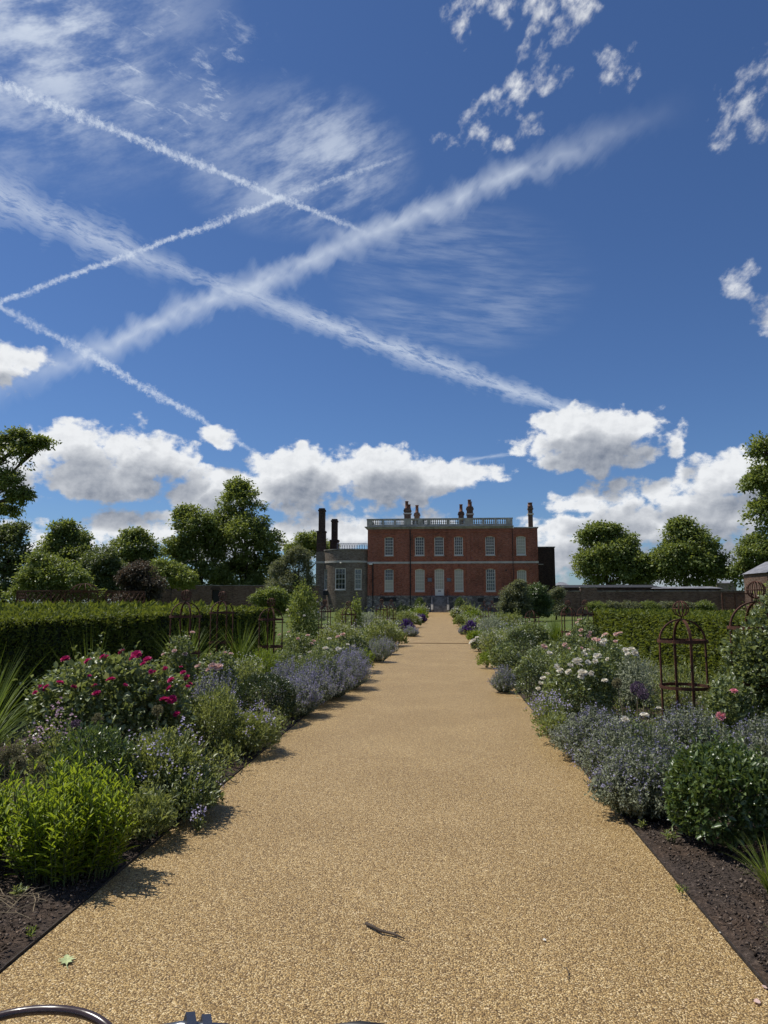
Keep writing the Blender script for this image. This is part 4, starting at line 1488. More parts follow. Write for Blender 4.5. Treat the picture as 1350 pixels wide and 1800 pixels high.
def upright_leafy(root, rx, ry, h, rng, n=120, L=.085, W=.018, mat='bright_leaf', per=22):
    a = rng.uniform(0, 2 * math.pi, n)
    q = np.sqrt(rng.uniform(0, 1, n))
    A = np.stack([np.cos(a) * rx * .8 * q, np.sin(a) * ry * .8 * q, np.zeros(n)], 1)
    hh = h * rng.uniform(.58, 1.12, n) * (1 - .25 * q ** 2)
    B = np.stack([np.cos(a) * rx * q * 1.12, np.sin(a) * ry * q * 1.12, hh], 1) + rng.normal(size=(n, 3)) * .045 * h
    part_mesh(root, 'stems', stems_tri(A, B, .0035), MAT['stem'])
    t = (np.arange(per)[None, :] + rng.uniform(0, 1, (n, per))) / per
    t = .12 + .9 * t
    p = A[:, None] + (B - A)[:, None] * t[:, :, None]
    ang = (np.arange(per)[None, :] * 2.4 + rng.uniform(0, 6, n)[:, None] + rng.normal(size=(n, per)) * .2)
    o = np.stack([np.cos(ang), np.sin(ang), np.zeros_like(ang)], -1)
    up = (.5 + 1.2 * t ** 3)[:, :, None] + rng.normal(size=(n, per, 1)) * .15
    D = unit((o + np.array([0, 0, 1.0]) * up).reshape(-1, 3))
    N = unit((-o * .4 + np.array([0, 0, 1.0])).reshape(-1, 3) + rng.normal(size=(n * per, 3)) * .2)
    s = (rng.uniform(.7, 1.15, (n, per)) * (1.05 - .45 * t ** 4)).reshape(-1)
    part_mesh(root, 'foliage', leaves(p.reshape(-1, 3), D, N, L * s, W * s, fold=.3, droop=.12, six=True), MAT[mat])


BLOOMS = {}


def bloom_mesh(kind, size):
    key = (kind, round(size, 3), random.randint(0, 2))
    if key in BLOOMS:
        return BLOOMS[key]
    rng = np.random.default_rng(hash(key[0]) % 1000 + key[2] * 7 + int(size * 1000))
    parts = []
    for ring, (k, tilt, r, ln) in enumerate(((4, 1.35, .05, .34), (6, 1.05, .12, .44), (8, .7, .2, .52), (9, .3, .24, .58), (8, -.05, .22, .62))):
        a = np.arange(k) * 2 * math.pi / k + ring * .5 + rng.uniform(-.15, .15, k)
        o = np.stack([np.cos(a), np.sin(a), np.zeros(k)], 1)
        tl = tilt + rng.uniform(-.15, .15, k)
        D = o * np.cos(tl)[:, None] + np.array([[0, 0, 1]]) * np.sin(tl)[:, None]
        N = -o * np.sin(tl)[:, None] + np.array([[0, 0, 1]]) * np.cos(tl)[:, None]
        pos = o * r * .6 * size + np.array([[0, 0, (.05 + .02 * ring) * size]])
        V, F = leaves(pos, D, N, ln * size * rng.uniform(.85, 1.1, k), .62 * size * rng.uniform(.85, 1.1, k) * (.6 + .1 * ring), fold=.22, droop=-.12 + .1 * (ring > 2), six=True)
        parts.append((V, F))
    V, F = join_tri(parts)
    BLOOMS[key] = trimesh('bloom', V, F, MAT[kind + '_petal'])
    return BLOOMS[key]


def add_bloom(root, local, kind, size, rng, face=None, name='bloom'):
    o = link(name, bloom_mesh(kind, size), root, tuple(local))
    d = Vector(face) if face is not None else Vector((rng.normal() * .4, -.5 + rng.normal() * .3, .9))
    o.rotation_euler = d.normalized().to_track_quat('Z', 'Y').to_euler()
    return o


def rose_bush(root, rx, ry, h, rng, n=3200, leaf=(.045, .03), blooms=(), kind='magenta', scatter=0, size=.08, mat='rose_leaf', lump=.24, shell=.2, buds=0, six=False):
    VF, pos, d = bush_leaves(n, rx, ry, h, leaf[0], leaf[1], rng, lump=lump, shell=shell, six=six, up=.15, rnd=.95)
    part_mesh(root, 'foliage', VF, MAT[mat])
    bush_stems(root, 18, rx, ry, h, rng, 'stem', .006)
    L = Vector(root.location)
    if len(blooms):
        for (px, py, sz) in blooms:   # measured blooms: put on the near surface of the mound
            dr = ray(px, py)
            c = L + Vector((0, 0, h * .45))
            o = Vector((0, 0, EYE)) - c
            sc = Vector((1 / (rx * 1.02), 1 / (ry * 1.02), 1 / (h * .57)))
            oo = Vector((o.x * sc.x, o.y * sc.y, o.z * sc.z))
            dd = Vector((dr.x * sc.x, dr.y * sc.y, dr.z * sc.z))
            A_, B_, C_ = dd.dot(dd), 2 * oo.dot(dd), oo.dot(oo) - 1
            disc = B_ * B_ - 4 * A_ * C_
            t = (-B_ - math.sqrt(disc)) / (2 * A_) if disc > 0 else -B_ / (2 * A_)
            w = Vector((0, 0, EYE)) + dr * t
            add_bloom(root, w - L, kind, sz, rng)
    if scatter:
        fp, fd = dome(scatter * 4, rx, ry, h, rng, lump=lump, shell=.03, low=.05)
        for i in range(min(scatter, len(fp))):
            add_bloom(root, fp[i] * 1.04, kind, size * rng.uniform(.7, 1.15), rng, fd[i] * .6 + np.array([0, -.4, .7]))
    return pos, d


def allium(root, h, r, rng, mat='allium', n=150):
    lean = rng.normal(size=2) * .04
    top = np.array([lean[0], lean[1], h])
    MB().tube([(0, 0, 0), tuple(top * .5 + np.array([.01, 0, 0])), tuple(top)], [.006, .005, .004], 5).obj('stem', MAT['dry_stem'], root)
    d = rnd_dirs(n, rng)
    A = top + d * r * .08
    B = top + d * r * .82 * rng.uniform(.9, 1.1, (n, 1))
    V1 = stems_tri(A, B, .0012)
    k = 4
    p = np.repeat(B, k, 0)
    D = unit(np.repeat(d, k, 0) * .9 + rng.normal(size=(n * k, 3)) * .7)
    V2 = leaves(p, D, rnd_dirs(n * k, rng), r * .26, r * .16)
    part_mesh(root, 'flower_head', join_tri([V1, V2]), MAT[mat])


# ---- trees
def make_tree(name, label, blobs, Y, mat, leaf=.30, nclump=420, per=34, trunk_px=None, group=None, thick=None, seed=1, depth=1.0, base_z=0.0, wd=.62, spread=1.0, cat='tree'):
    """blobs: ellipses (cx, cy, rx, ry) in photograph pixels that together outline the crown as seen at distance Y;
    each becomes a rounded mass with its own depth"""
    rng = np.random.default_rng(seed)
    E = []
    for k, (cx, cy, rx, ry) in enumerate(blobs):
        c = P(cx, cy, Y)
        sx = rx * Y / FPX
        sz = ry * Y / FPX
        dy = 0 if k == 0 else rng.uniform(-.5, .5) * sx
        E.append((c.x, Y + dy, c.z, sx, (sx * .55 + sz * .45) * depth, sz))
    main = list(E)
    for e in main:
        for _ in range(7):
            d = rnd_dirs(1, rng)[0]
            d[2] = abs(d[2]) * .8 - .15
            d[1] = -abs(d[1]) if rng.uniform() < .65 else d[1]
            q = rng.uniform(.28, .46)
            E.append((e[0] + d[0] * e[3] * .78, e[1] + d[1] * e[4] * .78, e[2] + d[2] * e[5] * .8, e[3] * q, e[4] * q, e[5] * q * .85))
    tx = P(trunk_px, 1057, Y).x if trunk_px is not None else E[0][0]
    root = empty(name, (tx, Y, base_z), label, cat, group)
    L = np.array([tx, Y, base_z])
    vol = np.array([e[3] * e[4] + e[3] * e[5] for e in E])
    cl, nd = [], []
    for e, v in zip(E, vol / vol.sum()):
        m = max(6, int(nclump * 1.22 * v))
        d = rnd_dirs(m, rng)
        nz = vnoise(d * 1.8 + 31, int(rng.integers(1, 999)))
        r = (.86 + .34 * (nz - .5)) * (1 - np.abs(rng.normal(0, .17, m)))
        r[: m // 5] *= rng.uniform(.3, .8, m // 5)
        cl.append(np.array(e[:3]) + d * np.array(e[3:]) * r[:, None])
        nd.append(d)
    cl, nd = np.concatenate(cl), np.concatenate(nd)
    # leave clumps near the surface only where not deep inside another mass
    keep = cl[:, 2] > base_z + .4
    cl, nd = cl[keep], nd[keep]
    cr = leaf * 2.3 * spread
    m = len(cl) * per
    szc = np.repeat(rng.uniform(.6, 1.35, len(cl)), per)[:, None]
    off = rnd_dirs(m, rng) * (rng.uniform(0, 1, (m, 1)) ** .5) * cr * szc * np.array([[1, 1, .72]])
    pos = np.repeat(cl, per, 0) + off
    o = np.repeat(nd, per, 0)
    D = unit(o * .45 + off / cr * .5 + rng.normal(size=(m, 3)) * .55 + np.array([[0, 0, -.1]]))
    N = unit(o * .3 + off / cr * .55 + rng.normal(size=(m, 3)) * .4 + np.array([[0, 0, .75]]))
    s = rng.uniform(.6, 1.25, m)
    V, F = leaves(pos - L, D, N, leaf * s, leaf * wd * s, fold=.12, droop=.12)
    part_mesh(root, 'crown', (V, F), MAT[mat])
    # trunk and limbs
    H = max(e[2] for e in E)
    tk = thick or max(.18, (H - base_z) * .022)
    if cat == 'shrub':
        tk = .06
    mb = MB()
    low = min(e[2] - e[5] * .5 for e in main)
    zt = max(base_z + 1.2, low)
    mb.tube([(0, 0, -.1), (.02, 0, (zt - base_z) * .5), (0, .03, zt - base_z)], [tk * 1.35, tk, tk * .85], 9)
    for e in main:
        a = np.array([0, 0, (zt - base_z) * rng.uniform(.7, 1.0)])
        b = np.array(e[:3]) - L
        mid = a * .5 + b * .5 + rng.normal(size=3) * .05 * np.linalg.norm(b - a) + np.array([0, 0, -.06 * abs(b[0] - a[0])])
        mb.tube([a, mid, b], [tk * .6, tk * .4, tk * .22], 6)
        for _ in range(5):
            c = b + rnd_dirs(1, rng)[0] * np.array(e[3:]) * .75
            mb.tube([mid * .35 + b * .65, (b + c) / 2 + rng.normal(size=3) * .1, c], [tk * .26, tk * .16, tk * .05], 5)
    mb.obj('trunk', MAT['bark'], root, None, True)
    return root


def hedge(name, label, x0, x1, y0, y1, h, faces, seed=1, k=1.0, mat='yew'):
    "clipped hedge: solid twiggy core, its dark colour painting shade into the leaf gaps, with foliage on the faces that can be seen"
    rng = np.random.default_rng(seed)
    cx, cy = (x0 + x1) / 2, (y0 + y1) / 2
    root = empty(name, (cx, cy, 0), label, 'hedge')
    L = np.array([cx, cy, 0])
    i = .055
    MB().box(x0 - cx + i, x1 - cx - i, y0 - cy + i, y1 - cy - i, .02, h - i).obj('core', MAT['hedge_shade_core'], root)
    P_, O_, S_z = [], [], []

    def face(u0, u1, v0, v1, f, nrm, dens):
        yy = np.linspace(u0, u1, max(2, int((u1 - u0) / 1.0)) + 1) if f != 'end' else [u0, u1]
        for a, b in zip(yy[:-1], yy[1:]):
            ym = max(5.0, (a + b) / 2)
            sz = max(.030, .0036 * ym) * k
            cnt = int((b - a) * (v1 - v0) / (sz * sz * .42) * dens)
            U, V_ = rng.uniform(a, b, cnt), rng.uniform(v0, v1, cnt)
            yield U, V_, np.full(cnt, sz)
    for fc in faces:
        if fc == 'top':
            for U, V_, s in face(y0, y1, x0, x1, fc, None, .55):
                p = np.stack([V_, U, np.full(len(U), h)], 1)
                P_.append(p); O_.append(np.tile([0, 0, 1.0], (len(U), 1))); S_z.append(s)
        elif fc in ('x0', 'x1'):
            X = x0 if fc == 'x0' else x1
            for U, V_, s in face(y0, y1, .03, h, fc, None, 1.0):
                p = np.stack([np.full(len(U), X), U, V_], 1)
                P_.append(p); O_.append(np.tile([-1.0 if fc == 'x0' else 1.0, 0, 0], (len(U), 1))); S_z.append(s)
        else:
            Yv = y0 if fc == 'y0' else y1
            sz = max(.03, .0036 * Yv) * k
            cnt = int((x1 - x0) * h / (sz * sz * .42))
            p = np.stack([rng.uniform(x0, x1, cnt), np.full(cnt, Yv), rng.uniform(.03, h, cnt)], 1)
            P_.append(p); O_.append(np.tile([0, -1.0 if fc == 'y0' else 1.0, 0], (cnt, 1))); S_z.append(np.full(cnt, sz))
    p, o, s = np.concatenate(P_), np.concatenate(O_), np.concatenate(S_z)
    bumpv = (vnoise(p * 1.6, seed) - .5) * .09 + (vnoise(p * 5.5, seed + 3) - .5) * .075
    p = p + o * (bumpv - .035 + rng.normal(0, .016, len(p)))[:, None]
    p[:, 2] += np.where(o[:, 2] > .5, (vnoise(p * np.array([.5, .35, 0]), seed + 5) - .5) * .07, 0)
    D = unit(o * .75 + np.array([[0, 0, .35]]) + rng.normal(size=p.shape) * .55)
    N = unit(o * .6 + np.array([[0, 0, .6]]) + rng.normal(size=p.shape) * .5)
    q = rng.uniform(.65, 1.35, len(p))
    V, F = leaves(p - L - D * (s * .6)[:, None], D, N, s * 1.5 * q, s * .62 * q)
    f = part_mesh(root, 'foliage', (V, F), MAT[mat])
    return root


MAT['hedge_shade_core'] = plain('hedge_shade_core', (.016, .022, .010), .95, 0, .1, .5, 9)  # near-black green so that gaps between the leaves look shaded


def ground_cover(name, label, x0, x1, y0, y1, n, mat, seed, hmin=.06, hmax=.26, keep=None, power=1.5):
    "low tangle of leaves between the plants of a bed"
    rng = np.random.default_rng(seed)
    y = y0 + (y1 - y0) * rng.uniform(0, 1, n) ** power
    x = rng.uniform(x0, x1, n)
    if keep is not None:
        k = keep(x, y)
        x, y = x[k], y[k]
    n, per = len(x), 62
    q = np.maximum(1.0, (y / 11.0) ** .8)
    rad = rng.uniform(.10, .22, n) * q ** .6
    hh = rng.uniform(hmin, hmax, n)
    d = rnd_dirs(n * per, rng)
    d[:, 2] = np.abs(d[:, 2])
    r = rng.uniform(.35, 1, (n * per, 1)) ** .6
    pos = np.repeat(np.stack([x, y, np.full(n, .02)], 1), per, 0) + d * r * np.repeat(np.stack([rad, rad, hh], 1), per, 0)
    D, N = leaf_orient(d, rng, .4, 1.0, .6)
    s = np.repeat(q, per) * rng.uniform(.6, 1.25, n * per)
    V, F = leaves(pos, D, N, .042 * s, .017 * s)
    return tag(link(name, trimesh(name, V, F, MAT[mat])), label, 'ground cover', kind='stuff')


# ================================================================== trees, hedges, far shrubs
TG = 'trees standing behind the left garden wall'
make_tree('tall_tree', 'tallest tree on the left, upright with a notched double crown', [(428, 885, 42, 44), (440, 950, 52, 60), (400, 935, 26, 55), (470, 965, 28, 52), (435, 1010, 54, 42), (435, 1035, 56, 26), (424, 858, 24, 18), (484, 1000, 16, 30)], 104, 'tree', .42, 620, 40, 432, seed=3)
make_tree('round_tree', 'dense rounded tree just left of the tallest tree', [(345, 925, 42, 38), (340, 970, 52, 48), (352, 1015, 52, 36), (372, 945, 24, 40), (310, 975, 24, 40), (330, 905, 22, 18)], 99, 'tree', .40, 520, 38, 348, seed=4)
make_tree('spreading_tree', 'domed tree between the purple-brown shrub and the round tree group', [(235, 962, 44, 30), (225, 990, 46, 34), (262, 985, 28, 30), (238, 942, 24, 14), (235, 1025, 60, 30)], 92, 'tree', .36, 380, 34, 235, seed=5)
make_tree('spreading_tree', 'broad bright-topped tree behind the rusty lattice pavilion', [(118, 955, 44, 32), (95, 985, 40, 38), (145, 985, 38, 36), (120, 930, 24, 14), (110, 1025, 60, 34)], 84, 'tree', .36, 420, 36, 118, seed=6)
make_tree('dark_tree', 'dark tree cut off by the left edge above the hedge', [(10, 970, 48, 50), (-30, 960, 50, 60), (40, 1000, 34, 44), (22, 935, 26, 18), (10, 1035, 66, 30)], 74, 'tree_dark', .34, 420, 36, 5, seed=7)
make_tree('dark_conifer', 'dusky blue-green tree between the bright-topped tree and the domed tree', [(180, 990, 34, 36), (172, 1015, 36, 34), (205, 1010, 28, 30), (185, 1040, 44, 22)], 72, 'tree_dark', .28, 300, 34, 182, seed=8)
make_tree('leafy_shrub', 'mid green bushy tree right behind the rusty lattice pavilion', [(85, 1005, 48, 34), (55, 1022, 40, 28), (125, 1018, 40, 32), (70, 985, 20, 16), (60, 1045, 60, 18), (130, 1045, 50, 18)], 62, 'tree', .26, 380, 36, 85, seed=9, cat='shrub')
make_tree('purple_shrub', 'purple-brown leaved shrub at the end of the grey garden wall', [(248, 1008, 32, 26), (240, 1032, 36, 24), (270, 1030, 24, 22), (225, 1015, 16, 20), (250, 1052, 40, 14)], 66, 'tree_purple', .22, 300, 36, 248, seed=10, cat='shrub')
make_tree('light_shrub', 'pale yellow-green shrub in front of the round tree', [(300, 1010, 34, 24), (328, 1020, 26, 16), (285, 1000, 20, 20)], 78, 'tree_light', .25, 240, 34, 300, seed=11, cat='shrub')
make_tree('grey_green_tree', 'grey-green silvery tree beside the bow-fronted wing', [(520, 1000, 34, 34), (505, 1030, 40, 30), (512, 1050, 36, 14), (535, 1028, 22, 34), (528, 975, 20, 16), (492, 1005, 18, 22)], 70, 'tree_grey', .20, 460, 38, 515, seed=12, wd=.4)
make_tree('small_tree', 'light green tree top showing behind the twin chimneys', [(540, 955, 26, 24), (570, 965, 26, 18), (520, 970, 18, 20)], 120, 'tree_light', .40, 220, 34, 540, seed=13)
make_tree('low_shrub', 'blue-green low shrub in front of the silvery tree', [(478, 1048, 28, 18), (478, 1072, 30, 14), (495, 1052, 18, 12), (460, 1052, 16, 12)], 52, 'tree', .16, 200, 34, 478, seed=14, cat='shrub')
make_tree('round_tree', 'broad round tree above the right garden wall, nearer the house', [(1070, 985, 58, 46), (1050, 945, 32, 26), (1095, 960, 36, 30), (1035, 1000, 34, 34), (1110, 1000, 34, 34), (1068, 930, 20, 14), (1125, 1015, 28, 22)], 96, 'tree', .38, 640, 38, 1070, seed=15)
make_tree('round_tree', 'round-topped tree above the right garden wall, farther from the house', [(1205, 985, 58, 46), (1195, 940, 32, 28), (1230, 962, 34, 32), (1170, 990, 32, 38), (1240, 1005, 34, 30), (1200, 924, 18, 14)], 94, 'tree', .38, 620, 38, 1205, seed=16)
make_tree('edge_tree', 'rounded tree behind the gabled outbuilding at the right edge', [(1335, 975, 40, 34), (1310, 1005, 24, 28), (1370, 990, 44, 50), (1325, 955, 20, 16)], 90, 'tree', .36, 340, 36, 1345, seed=17)
make_tree('near_tree', 'large near tree whose leafy branch hangs in from the left edge', [(-110, 850, 90, 70), (22, 800, 46, 30), (66, 782, 24, 18), (20, 850, 44, 36), (40, 873, 22, 16), (-10, 895, 44, 18), (25, 768, 22, 12), (-200, 860, 120, 100)], 34, 'tree', .16, 270, 38, -210, seed=18, spread=1.05)
make_tree('near_tree', 'large near tree with bright leaves reaching in from the right edge', [(1360, 850, 42, 50), (1345, 790, 26, 26), (1440, 820, 80, 100), (1350, 905, 36, 36), (1362, 950, 34, 30), (1480, 930, 120, 90), (1335, 850, 22, 22)], 38, 'tree', .18, 560, 40, 1460, seed=19, spread=1.1)
make_tree('flowering_shrub', 'tall shrub with pale blossom left of the dark shrub, before the house corner', [(903, 1045, 22, 22), (915, 1030, 14, 12), (895, 1064, 20, 14), (918, 1064, 20, 16), (903, 1080, 28, 12)], 55, 'tree_grey', .13, 420, 34, 905, seed=20, cat='shrub')
make_tree('dark_shrub', 'dark green dense shrub right of the pale-blossomed shrub', [(938, 1050, 24, 20), (955, 1060, 18, 16), (938, 1076, 30, 16), (945, 1035, 14, 10)], 57, 'box_leaf', .13, 420, 34, 940, seed=21, cat='shrub')
make_tree('pale_shrub', 'small pale grey shrub by the foot of the dark side wing', [(975, 1050, 14, 16), (983, 1042, 10, 10), (982, 1072, 18, 16)], 60, 'tree_grey', .12, 160, 30, 977, seed=22, cat='shrub')
for i, (a, lab) in enumerate(((1045, 'nearest the pier of the'), (1075, 'second from the pier along the'), (1107, 'third from the pier along the'), (1140, 'midway along the'), (1172, 'fifth from the pier along the'), (1205, 'sixth from the pier along the'), (1235, 'last and farthest right along the'))):
    make_tree('low_shrub', f'low grey-green shrub {lab} dark red garden wall', [(a, 1066, 15, 8), (a + 10, 1068, 10, 7)], 64, 'tree_grey' if i % 3 else 'tree', .13, 90, 26, a, 'low shrubs along the right garden wall', seed=30 + i, cat='shrub')
# clipped balls at the foot of the house
for px, r, lab in ((737.5, 8.2, 'clipped round bush left of the house steps'), (808, 8.6, 'clipped round bush right of the house steps')):
    root = empty('topiary_ball', (P(px, 1057, 94).x, 94, 0), lab, 'topiary', 'clipped balls by the steps')
    round_bush(root, r * 94 / FPX, r * 94 / FPX, 2.0, np.random.default_rng(int(px)), (.12, .06), 2600, 'box_leaf', .03, 0, shell=.06)

hedge('yew_hedge', 'long clipped hedge along the left flower bed, its face in shade', -8.2, -5.25, 4.5, 22.5, 1.29, ('top', 'x1', 'y0', 'y1'), 41, 1.06)
hedge('yew_hedge', 'far strip of clipped hedge behind the left hedge', -24.0, -8.8, 6.0, 30.0, 1.23, ('top', 'x1', 'y0'), 42, 3.0)
hedge('yew_hedge', 'long sunlit clipped hedge along the right flower bed', 4.75, 7.4, 5.0, 23.0, 1.22, ('top', 'x0', 'y0', 'y1'), 43, 1.06)


# ================================================================== rusted plant supports
def make_obelisk(loc, label, s=1.0, r=.25, ball=True, ring1=1.06, rot=.35, group='rusted rose obelisks in the flower beds', uprights=4, w=.027):
    root = empty('plant_obelisk', loc, label, 'obelisk', group)
    top = ring1 + r * .95
    rot = .22 + .35 * rot - math.atan2(loc[0], loc[1])
    for k in range(uprights):
        a = rot + 2 * math.pi * k / uprights
        c, si = math.cos(a), math.sin(a)
        pts = [(r * c, r * si, -.05), (r * c, r * si, ring1)]
        for i in range(1, 9):
            t = i / 8 * math.pi / 2
            pts.append((max(.012, r * math.cos(t)) * c, max(.012, r * math.cos(t)) * si, ring1 + (top - ring1) * math.sin(t)))
        mb = MB()
        for p, q in zip(pts[:-1], pts[1:]):
            mb.bar(Vector(p) * s, Vector(q) * s, w, w * .6, (c, si, 0))
        mb.obj('upright', MAT['rust'], root)
    for z in (ring1, ring1 * .53):
        MB().band((r + .016) * s, (z - .017) * s, (z + .017) * s, .006, 28).obj('ring', MAT['rust'], root)
    if ball:
        br = .085 * (r / .25) ** .5
        zc = top + .035 + br
        mb = MB().tube([(0, 0, (top - .01) * s), (0, 0, (zc - br + .006) * s)], .01 * s, 6)
        fin = mb.obj('finial_stem', MAT['rust'], root)
        mb = MB()
        for k in range(6):
            a = math.pi * k / 6
            pts = [(math.cos(a) * br * math.sin(t) * s, math.sin(a) * br * math.sin(t) * s, (zc + br * math.cos(t)) * s) for t in np.linspace(0, 2 * math.pi, 21)]
            mb.tube(pts, (.0055) * s, 4, False)
        pts = [(math.cos(t) * br * s, math.sin(t) * br * s, zc * s) for t in np.linspace(0, 2 * math.pi, 21)]
        mb.tube(pts, (.0055) * s, 4, False)
        mb.obj('ball_cage', MAT['rust'], root)
    return root


def at(px, Y):
    return Vector((P(px, 1057, Y).x, Y, 0))


make_obelisk(at(1196, 8.3), 'rusted steel obelisk with cage ball standing free in the grey catmint, right of the path')
make_obelisk(at(1330, 8.0), 'rusted obelisk overgrown by the climbing rose at the right edge', 1.0, .29, True, 1.22, .55)
make_obelisk(at(1028, 22.6), 'rusted obelisk over the pink rose in front of the right hedge end', 1.0, .25, True, 1.10, .3)
make_obelisk(at(998, 22.0), 'rusted obelisk beside the grass clump, left of its twin at the right hedge end', 1.0, .22, True, 1.12, .9)
make_obelisk(at(934.5, 25.0), 'short rusted obelisk without a ball behind the dark green bushes on the right', 1.0, .24, False, .95, .4)
make_obelisk(at(851, 44), 'left one of two far rusted obelisks in the right border near the house', 1.0, .25, True, 1.1, .2)
make_obelisk(at(865, 43), 'right one of two far rusted obelisks in the right border near the house', 1.0, .25, True, 1.1, .7)
make_obelisk(at(327, 11.6), 'largest rusted obelisk before the left hedge, above the grasses', 1.0, .245, True, 1.25, .3)
make_obelisk(at(391, 14.4), 'rusted obelisk with cage ball between two others before the left hedge', 1.0, .24, True, 1.27, .5)
make_obelisk(at(477, 14.2), 'rusted obelisk at the end of the left hedge with bare arch', 1.0, .235, True, 1.14, .15)
make_obelisk(at(571, 24.0), 'thin rusted obelisk on the lawn side behind the climbing rose, left border', 1.0, .22, True, 1.15, .8)
make_obelisk(at(613, 22.0), 'rusted obelisk in the pale rose bush of the left border', 1.0, .22, True, 1.1, .6)
make_obelisk(at(671, 30.0), 'left one of two far rusted obelisks in the left border', 1.0, .25, True, 1.15, .2)
make_obelisk(at(688, 37.0), 'right one of two far rusted obelisks in the left border', 1.0, .25, True, 1.15, .6)


# ---- lattice pavilion behind the left hedge
def lattice(mb, A, B, z0, z1, k, t=.018):
    A, B = Vector(A), Vector(B)
    for i in range(k):
        p, q = A.lerp(B, i / k), A.lerp(B, (i + 1) / k)
        m = (p + q) / 2
        zm = (z0 + z1) / 2
        for (u, zu, v, zv) in ((p, zm, m, z1), (m, z1, q, zm), (q, zm, m, z0), (m, z0, p, zm), (p, z0, q, z1), (q, z0, p, z1)):
            mb.bar((u.x, u.y, zu), (v.x, v.y, zv), t, t, (0.1, 1, 0))


pv = empty('lattice_pavilion', (P(148, 1057, 46).x, 46, 0), 'low rusted lattice pavilion with a small ribbed dome behind the left hedge', 'pavilion')
Rp = 4.1
corners = [(Rp * math.sin(a), -Rp * math.cos(a)) for a in [2 * math.pi * k / 8 for k in range(8)]]
ZP = 2.12
for (x, y) in corners:
    MB().cbox(x, y, 0, ZP, .09, .09).obj('post', MAT['rust'], pv)
for (p, q) in zip(corners, corners[1:] + corners[:1]):
    A, B = Vector((p[0], p[1], 0)), Vector((q[0], q[1], 0))
    mb = MB()
    mb.bar((A.x, A.y, ZP + .03), (B.x, B.y, ZP + .03), .10, .06)
    mb.bar((A.x, A.y, .12), (B.x, B.y, .12), .08, .05)
    mb.bar((A.x, A.y, 1.1), (B.x, B.y, 1.1), .03, .03)
    fr = mb.obj('rail', MAT['rust'], pv)
    mb = MB()
    lattice(mb, A, B, .16, 1.09, 4, .022)
    lattice(mb, A, B, 1.11, ZP - .02, 4, .022)
    mb.obj('lattice_panel', MAT['rust'], pv)
dm = MB()
for k in range(12):
    a = 2 * math.pi * k / 12
    dm.tube([(0.85 * math.cos(t) * math.cos(a), .85 * math.cos(t) * math.sin(a), ZP + .05 + .5 * math.sin(t)) for t in np.linspace(0, math.pi / 2, 8)], .022, 5)
dm.tube([(.85 * math.cos(t), .85 * math.sin(t), ZP + .05) for t in np.linspace(0, 2 * math.pi, 25)], .03, 5, False)
dome_ = dm.obj('dome', MAT['rust'], pv)
for k in range(4):
    a = math.pi / 4 + math.pi / 2 * k
    MB().tube([(.85 * math.cos(a), .85 * math.sin(a), 0), (.85 * math.cos(a), .85 * math.sin(a), ZP + .05)], .03, 6).obj('dome_post', MAT['rust'], pv)
# white garden chair showing through the lattice
wb = empty('garden_chair', (P(76, 1057, 40).x, 40.0, 0), 'white garden seat half hidden behind the hedge, left of the pavilion', 'seat')
MB().box(-.6, .6, -.25, .25, .42, .47).obj('seat', MAT['white'], wb)
MB().box(-.6, .6, .22, .27, .47, 1.22).obj('backrest', MAT['white'], wb)
for sx in (-.55, .55):
    for sy in (-.2, .2):
        MB().cbox(sx, sy, 0, .42, .06, .06).obj('leg', MAT['white'], wb)
# ---- trellis screen on the right
ts = empty('trellis_screen', (P(1296, 1057, 30).x, 30, 0), 'rusted frame screen with thin slats before the garden wall, far right', 'screen')
hw = (P(1322, 1057, 30).x - P(1270, 1057, 30).x) / 2
zt = P(775, 1043, 30).z
for x in (-hw, -hw * .15, hw):
    MB().cbox(x, 0, 0, zt, .05, .05).obj('post', MAT['rust'], ts)
MB().box(-hw, hw, -.02, .02, zt - .05, zt + .002).obj('top_rail', MAT['rust'], ts)
slat = MB().box(-.004, .004, -.006, .006, .05, zt - .055).mesh('slat', MAT['rust'])
for k in range(34):
    link('slat', slat, ts, (-hw + 2 * hw * (k + .5) / 34, .0, 0))

# ================================================================== plants of the two long borders
PLANTS = 0


def spot(px0, px1, ytop, Y, name, label, cat='plant', group=None):
    "a plant measured by its pixel extent at distance Y: Empty at its base, half width, height"
    global PLANTS
    PLANTS += 1
    a, b = P(px0, 1057, Y).x, P(px1, 1057, Y).x
    h = max(.12, P(775, ytop, Y).z)
    return empty(name, ((a + b) / 2, Y, 0.015), label, cat, group), (b - a) / 2 * .92, h * .97, np.random.default_rng(100 + PLANTS)


# ---------------------------------------------------------------- left border, near to far
r, w, h, g = spot(46, 246, 1356, 3.98, 'leafy_perennial', 'bright green lance-leaved clump at the left path edge, nearest the camera')
upright_leafy(r, w, .28, h, g, 225, .080, .018, per=17)
r, w, h, g = spot(-150, 42, 1375, 3.95, 'leafy_perennial', 'bright green leafy clump cut off by the left edge of the picture')
upright_leafy(r, w, .28, h, g, 170, .082, .018, per=16)
r, w, h, g = spot(105, 262, 1282, 4.95, 'glossy_bush', 'dark green glossy-leaved mound behind the bright green clump, left border', 'bush')
round_bush(r, w, .32, h, g, (.036, .016), 4200, 'box_leaf', .2, shell=.2)
r, w, h, g = spot(66, 160, 1275, 5.1, 'pink_perennial', 'loose perennial with mauve-pink flowers beside the allium heads', 'plant')
flowering_mound(r, w, .22, h, g, (.030, .014), 1500, 'soft_leaf', 'mauve', 26, .020, .3, 9, .022, lift=.06)
